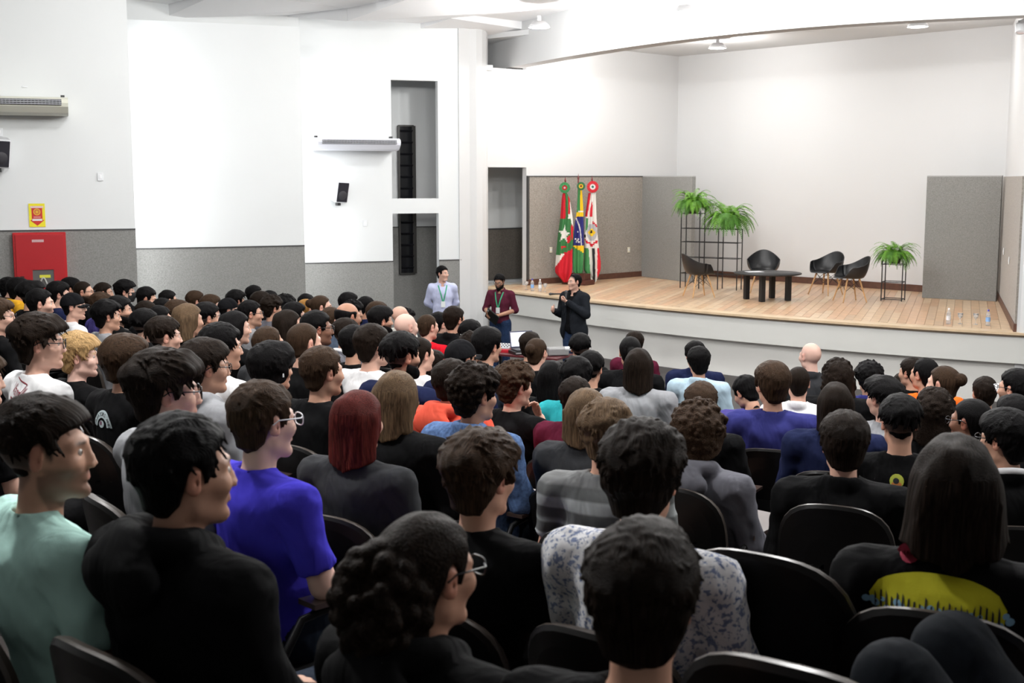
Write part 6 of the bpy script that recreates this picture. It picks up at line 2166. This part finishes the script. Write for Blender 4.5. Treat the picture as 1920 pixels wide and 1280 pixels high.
def paint3(u, v):
    if v < 505:
        if u < 575 + max(0, (330 - (v - 240)) * .16): return 0
        if in_poly(u, v, [(640, 320), (645, 400), (640, 500), (616, 500), (620, 420)]): return 0
        return 1
    e = ((u - 638) / 58) ** 2 + ((v - 668) / 95) ** 2
    if abs(u - 635) + abs(v - 672) < 46: return 5 if abs(u - 630) + abs(v - 665) < 16 else 3
    if e < 1 and v < 760: return 6
    if in_poly(u, v, [(640, 545), (690, 585), (697, 625), (672, 600), (638, 568)]) or in_poly(u, v, [(560, 740), (600, 775), (640, 790), (700, 755), (700, 785), (650, 805), (645, 830), (620, 825), (612, 800), (575, 785)]): return 0
    if in_poly(u, v, [(575, 520), (598, 520), (592, 640), (568, 660)]): return 2
    if u < 570 and 700 < v < 735: return 5
    if v < 835: return 1
    a = (v - 835)
    if u < 600 + a * .075: return 2
    if u < 635 + a * .04: return 1
    if u < 664 + a * .03: return 5
    if u < 697: return 1
    return 0
flag(640, 240, 1215, [(240, 602, 680), (500, 566, 688), (700, 556, 700), (850, 560, 715), (1000, 553, 735), (1080, 552, 732), (1150, 590, 708), (1215, 650, 680)], paint3, [fRED, fWHT, fLG, fYEL, fBLU, fBLK, fGRY],
     'white, red and black flag with round coat of arms, right of the three flags', 26.05, (642, 45), (645, 175, 62, [(.0, .24, ('teal', (.05, .25, .2))), (.22, .55, ('white', (.7, .7, .68))), (.5, 1.0, ('red', (.5, .01, .02)))]), .2)
fs_p = at(1084, 527, 25.9)
fs = empty('flag_stand', (fs_p.x, 25.9, STAGE), R(-40))
MB().box((0, 0, .05), (.62, .34, .10), bev=.01).build('base', mat('mahogany', (.07, .018, .012), .35, var=.15, vscale=8), fs)
MB().box((0, 0, .16), (.50, .22, .14), bev=.01).build('socket_block', mat('mahogany', (.07, .018, .012), .35), fs)
tag(fs, 'dark red wooden flag stand under the three flags', 'flag stand')

# ------------------------------------------------------------------ fixtures on the walls
def on_bay(px, py, BR, dep_off=0.0):
    k = (px - 960) / F * .9914
    t = (BR[0] - k * BR[1]) / (d1.x - k * d1.y)
    q = Vector((BR[0] - d1.x * t, BR[1] - d1.y * t, 0))
    q.z = zat(py, q.y)
    return q
WA = math.atan2(d1.y, d1.x)         # wall direction
wn_ = Vector((d1.y, -d1.x, 0))      # towards the hall
def fixture(name, px, py, BR, off=0.0):
    q = on_bay(px, py, BR) + wn_ * off
    return empty(name, q, WA)
def aircon(px0, px1, py0, py1, BR, label, cream):
    a, b = on_bay(px0, (py0 + py1) / 2, BR), on_bay(px1, (py0 + py1) / 2, BR)
    w = (Vector((b.x, b.y)) - Vector((a.x, a.y))).length
    c = (a + b) / 2
    h = .235
    r = empty('air_conditioner', c + wn_ * .03, WA)
    m = MB()
    prof = [(0, .115), (-.30, .115), (-.52, .105), (-.60, .075), (-.62, .03), (-.60, -.02), (-.50, -.095), (-.40, -.115), (0, -.115)]
    n = len(prof)
    vs_ = [(-w / 2, y, z) for y, z in prof] + [(w / 2, y, z) for y, z in prof]
    m.add(vs_, [(i, (i + 1) % n, n + (i + 1) % n, n + i) for i in range(n)])
    m.add(vs_[:n], [tuple(range(n))]); m.add(vs_[n:], [tuple(range(n))[::-1]])
    m.build('casing', mat('aircon_cream' if cream else 'aircon_white', (.72, .72, .62) if cream else (.76, .77, .84), .45), r)
    MB().box((0, -.607, .035), (w - .16, .05, .075)).build('outlet', mat('outlet_dark', (.015, .015, .018), .6), r)
    for i in range(3):
        MB().box((0, -.634, .012 + i * .024), (w - .16, .012, .005), M=Matrix.Rotation(R(25), 4, 'X')).build('vane', mat('vane_white', (.7, .71, .75), .4), r)
    ns_ = 26
    me = MB().box((0, 0, 0), (.006, .03, .07)).mesh('louvre', mat('louvre_grey', (.35, .36, .40), .5))
    for i in range(ns_):
        mkobj('louvre', me, r, (-w / 2 + .10 + (w - .20) * i / (ns_ - 1), -.625, .035))
    for sx in (-1, 1): MB().box((sx * (w / 2 - .06), -.10, .13), (.05, .10, .05)).build('mount', BLACK, r)
    tag(r, label, 'air conditioner', 'wall air conditioners')
aircon(585, 736, 257, 287, B3R, 'white air conditioner beside the tall window opening', False)
aircon(-60, 133, 183, 222, B1R, 'cream air conditioner above the red fire cabinet, cut by the left edge', True)
def speaker(px, py, BR, hgt, label, yaw):
    r = fixture('loudspeaker', px, py, BR, .22)
    w, d = hgt * .62, hgt * .52
    Mx = Matrix.Rotation(yaw, 4, 'Z') @ Matrix.Rotation(R(12), 4, 'X') @ Matrix.Rotation(R(3), 4, 'Y')
    bx_ = MB().box((0, 0, 0), (w, d, hgt), bev=.012, M=Mx).build('cabinet', mat('speaker_white', (.70, .71, .74), .45), r)
    g = MB().box((0, 0, 0), (w * .86, .02, hgt * .90), bev=.006).build('grille', mat('speaker_grille', (.012, .011, .018), .7), r)
    g.matrix_local = Mx @ Matrix.Translation((0, -d / 2 - .004, 0))
    cn_ = MB().lathe([(.0001, .012), (w * .16, .014), (w * .34, .003), (w * .36, .0)], 20).build('woofer', mat('cone_grey', (.035, .033, .04), .6), r)
    cn_.matrix_local = Mx @ Matrix.Translation((0, -d / 2 - .012, -hgt * .14)) @ Matrix.Rotation(R(90), 4, 'X')
    MB().box((-w * .1, d / 2, -hgt * .58), (.06, .20, .07)).build('bracket', BLACK, r)
    tag(r, label, 'loudspeaker', 'wall loudspeakers')
speaker(633, 358, B3R, .40, 'white and black loudspeaker below the air conditioner by the window opening', R(14))
speaker(3, 287, B1R, .38, 'loudspeaker at the left edge below the cream air conditioner', R(14))
def plate(px, py, BR, label, kind='switch', w=.075, h=.115, wallm=True):
    r = fixture('wall_plate', px, py, BR, .005 if BR is not None else 0)
    MB().box((0, -.006, 0), (w, .012, h), bev=.003).build('plate', WPLAST, r)
    MB().box((0, -.014, 0), (w * .42, .006, h * .42), bev=.002).build('button', mat('switch_white', (.85, .86, .88), .35), r)
    tag(r, label, 'switch', 'white wall plates')
plate(188, 331, B1R, 'white wall plate between the air conditioner and the bay edge')
plate(398, 290, B2R, 'white wall plate high in the middle of the second wall bay')
plate(525, 379, B2R, 'white wall plate low at the right of the second wall bay')
plate(683, 418, B3R, 'white wall plate below the loudspeaker near the window opening')
plate(4, 249, B1R, 'white wall plate just above the loudspeaker at the left edge')
plate(55, 166, B1R, 'small pale wall plate above the cream air conditioner', w=.07, h=.02)
plate(670, 246, B3R, 'small pale wall plate above the white air conditioner', w=.05, h=.05)
# sockets on the stage dado
for px, py, lab in ((1031, 468, 'cream wall socket left of the flags'), (1178, 468, 'cream wall socket right of the flags')):
    q = lw(px) + ln_ * .035; q.z = zat(py, q.y)
    r = empty('wall_socket', q, math.atan2(ld_.y, ld_.x))
    MB().box((0, -.006, 0), (.075, .012, .12), bev=.003).build('plate', mat('socket_cream', (.72, .68, .55), .4), r)
    MB().box((0, -.013, 0), (.035, .006, .05), bev=.002).build('insert', WPLAST, r)
    tag(r, lab, 'socket', 'cream sockets on the stage wall')
rd_ = (RW0 - RW1).normalized(); rn_ = Vector((rd_.y, -rd_.x, 0))
for t_, zz, lab in ((.30, 2.0, 'white socket on the right stage wall, the further one'), (.62, 1.95, 'white socket on the right stage wall, the nearer one')):
    q = RW1.lerp(RW0, t_) + rn_ * .036; q.z = zz
    r = empty('wall_socket', q, math.atan2(rd_.y, rd_.x))
    MB().box((0, -.006, 0), (.075, .012, .12), bev=.003).build('plate', WPLAST, r)
    MB().box((0, -.013, 0), (.035, .006, .05), bev=.002).build('insert', WPLAST, r)
    tag(r, lab, 'socket', 'white sockets on the right stage wall')
# red fire-hose cabinet
a, b = on_bay(18, 475, B1R), on_bay(118, 475, B1R)
W_ = (Vector((b.x, b.y)) - Vector((a.x, a.y))).length
H_ = .86
c = (a + b) / 2; c.z = 2.525 - H_ / 2
fr = empty('fire_hose_cabinet', c + wn_ * .03, WA)
REDM = mat('cabinet_red', (.42, .008, .012), .42, var=.05, vscale=6)
MB().box((0, -.06, 0), (W_, .12, H_), bev=.008).build('body', REDM, fr)
dr = empty('tmp')
bpy.data.objects.remove(dr)
wx, wz, ww, wh = .03, -.19, W_ * .40, .24
d_ = MB()
d_.box((0, -.132, (wz + wh / 2 + H_ / 2 - .03) / 2), (W_ - .07, .02, H_ / 2 - .03 - (wz + wh / 2)))
d_.box((0, -.132, (-H_ / 2 + .03 + wz - wh / 2) / 2), (W_ - .07, .02, (wz - wh / 2) + H_ / 2 - .03))
d_.box(((-W_ / 2 + .035 + wx - ww / 2) / 2, -.132, wz), ((wx - ww / 2) + W_ / 2 - .035, .02, wh))
d_.box(((W_ / 2 - .035 + wx + ww / 2) / 2, -.132, wz), (W_ / 2 - .035 - (wx + ww / 2), .02, wh))
door = d_.build('door', mat('cabinet_red_door', (.38, .007, .012), .42), fr)
MB().box((wx, -.126, wz), (ww, .006, wh)).build('window_pane', mat('pane_grey', (.12, .12, .12), .15), door)
MB().box((wx + .02, -.131, wz + .03), (ww * .52, .003, .04)).build('sticker', mat('sticker_yellow', (.62, .60, .05), .6), door)
hz_ = MB().tube([(wx - .06 + .10 * t, -.135, wz - .11 + .12 * math.sin(math.pi * t * .9)) for t in [i / 10 for i in range(11)]], .012, 8).build('hose', mat('hose_grey', (.4, .4, .38), .7), door)
MB().box((-.02, -.144, H_ / 2 - .11), (.15, .003, .035)).build('name_plate', mat('plate_silver', (.55, .35, .36), .4), door)
MB().box((-W_ / 2 + .10, -.146, -.17), (.05, .012, .04)).build('latch', mat('latch_dark', (.05, .004, .004), .4), door)
tag(fr, 'red fire hose cabinet with a small window on the grey dado', 'fire cabinet')
# yellow sign with a red arrow above it
sg = fixture('fire_sign', 66, 403, B1R, .008)
MB().box((0, -.002, 0), (.205, .004, .315)).build('board', mat('sign_yellow', (.80, .72, .02), .5), sg)
ar = MB().prism([(-.068, .125), (.068, .125), (.068, -.065), (.09, -.068), (0, -.14), (-.09, -.068), (-.068, -.065)], 0, .002)
ao = ar.build('arrow', mat('sign_red', (.55, .03, .02), .5), sg); ao.rotation_euler = (R(90), 0, 0); ao.location = (0, -.004, 0)
for (x, z, w, h, c_, nm) in ((0, .11, .165, .026, (.75, .55, .55), 'banner'), (0, -.062, .125, .028, (.72, .70, .68), 'banner'), (0, -.026, .09, .022, (.62, .22, .20), 'text_line')):
    MB().box((x, -.0085, z), (w, .002, h)).build(nm, mat('sign_%s_%d' % (nm, int(c_[1] * 100)), c_, .5), sg)
MB().lathe([(.0001, .0), (.046, .0)], 24, (0, 0, 0)).build('disc', mat('sign_disc', (.72, .42, .03), .5), sg, (0, -.0085, .045), (R(90), 0, 0))
MB().lathe([(.018, .0), (.034, .0)], 24, (0, 0, 0)).build('hose_ring', mat('sign_ring', (.55, .16, .03), .5), sg, (0, -.0095, .045), (R(90), 0, 0))
tag(sg, 'yellow sign with a red downward arrow above the fire hose cabinet', 'sign')
# small camera or spotlight at the right proscenium corner
q = at(1913, 54, 18.2)
sp = empty('spotlight', q)
MB().tube([(0, 0, .06), (-.02, -.05, -.06)], [.07, .065], 16).build('head', WPLAST, sp)
MB().lathe([(.0001, 0), (.055, 0)], 16, (-.021, -.052, -.062), M=Matrix.Rotation(R(25), 4, 'X')).build('lens', mat('spot_lens', (.65, .50, .45), .3), sp)
MB().box((.0, .02, .09), (.09, .09, .05)).build('bracket', WPLAST, sp)
MB().tube([(0, .02, .10), (.16, .06, .18)], .02, 8).build('arm', WPLAST, sp)
tag(sp, 'small white spotlight at the top right corner of the stage opening', 'lamp')

# ------------------------------------------------------------------ technician's table with mixer, laptop and projector
tb = Vector((.22, 17.7, 0))
tt = empty('work_table', tb, R(-30))
MB().box((0, 0, .735), (1.25, .55, .03), bev=.004).build('table_top', mat('dark_red_top', (.09, .015, .018), .4), tt)
for sx in (-1, 1):
    for sy in (-1, 1): MB().box((sx * .58, sy * .23, .36), (.035, .035, .72)).build('leg', STEEL, tt)
tag(tt, 'dark red work table with sound gear in front of the stage', 'table')
def on_table(x, y, z=.752): return tt.matrix_basis @ Vector((x, y, z))
mx_ = empty('mixing_desk', on_table(-.43, .02), R(-20))
MB().box((0, 0, .035), (.34, .30, .06), bev=.01, M=Matrix.Rotation(R(8), 4, 'X')).build('chassis', mat('mixer_red', (.50, .02, .035), .4), mx_)
MB().box((0, .0, .072), (.30, .26, .014), M=Matrix.Rotation(R(8), 4, 'X')).build('panel', mat('mixer_panel', (.45, .46, .48), .4), mx_)
kn = MB().lathe([(.008, 0), (.007, .015), (.0001, .016)], 8).mesh('knob', BLACK)
for i in range(6):
    for j in range(3): mkobj('knob', kn, mx_, (-.12 + i * .045, -.07 + j * .07, .078 + (j - 1) * .010))
tag(mx_, 'red sound mixing desk on the work table', 'mixer')
lp = empty('laptop', on_table(-.02, -.02, .80), R(22))
MB().box((0, 0, .010), (.36, .25, .02), bev=.004).build('base', mat('laptop_dark', (.03, .03, .035), .4), lp)
sc_ = MB().box((0, 0, .12), (.36, .012, .24), bev=.004).build('lid', mat('laptop_lid', (.05, .055, .10), .4), lp, (0, .125, .02), (R(-14), 0, 0))
MB().box((0, -.008, .12), (.33, .003, .205)).build('screen', mat('laptop_screen', (.6, .6, .65), .4, emit=(.80, .84, 1), estr=.75), sc_)
kb = MB().box((0, -.01, .021), (.31, .12, .003)).build('keyboard', BLACK, lp)
tag(lp, 'open laptop with a bright screen on the work table', 'laptop')
cs_ = empty('equipment_case', on_table(-.02, -.02), R(22))
MB().box((0, 0, .022), (.42, .30, .044), bev=.006).build('case_body', BLACK, cs_)
MB().box((0, -.152, .022), (.42, .006, .010)).build('edge_strip', HOUSING, cs_)
tag(cs_, 'flat black equipment case under the laptop', 'case')
pj = empty('projector', on_table(.46, .05), R(10))
MB().box((0, 0, .055), (.30, .24, .10), bev=.012).build('body', mat('projector_grey', (.25, .25, .25), .5), pj)
MB().tube([(.09, -.10, .10), (.20, -.10, .10)], [.03, .036], 14).build('lens', WPLAST, pj)
tag(pj, 'grey projector with a white lens on the work table', 'projector')
cb = MB().tube([on_table(-.1 + .12 * math.cos(t) * .8, .18, .80 + .20 * math.sin(t)) for t in [R(10 + 160 * i / 16) for i in range(17)]], .006, 6)
co_ = cb.build('cable', BLACK)
tag(co_, 'thin black cable looping above the mixing desk', 'cable')
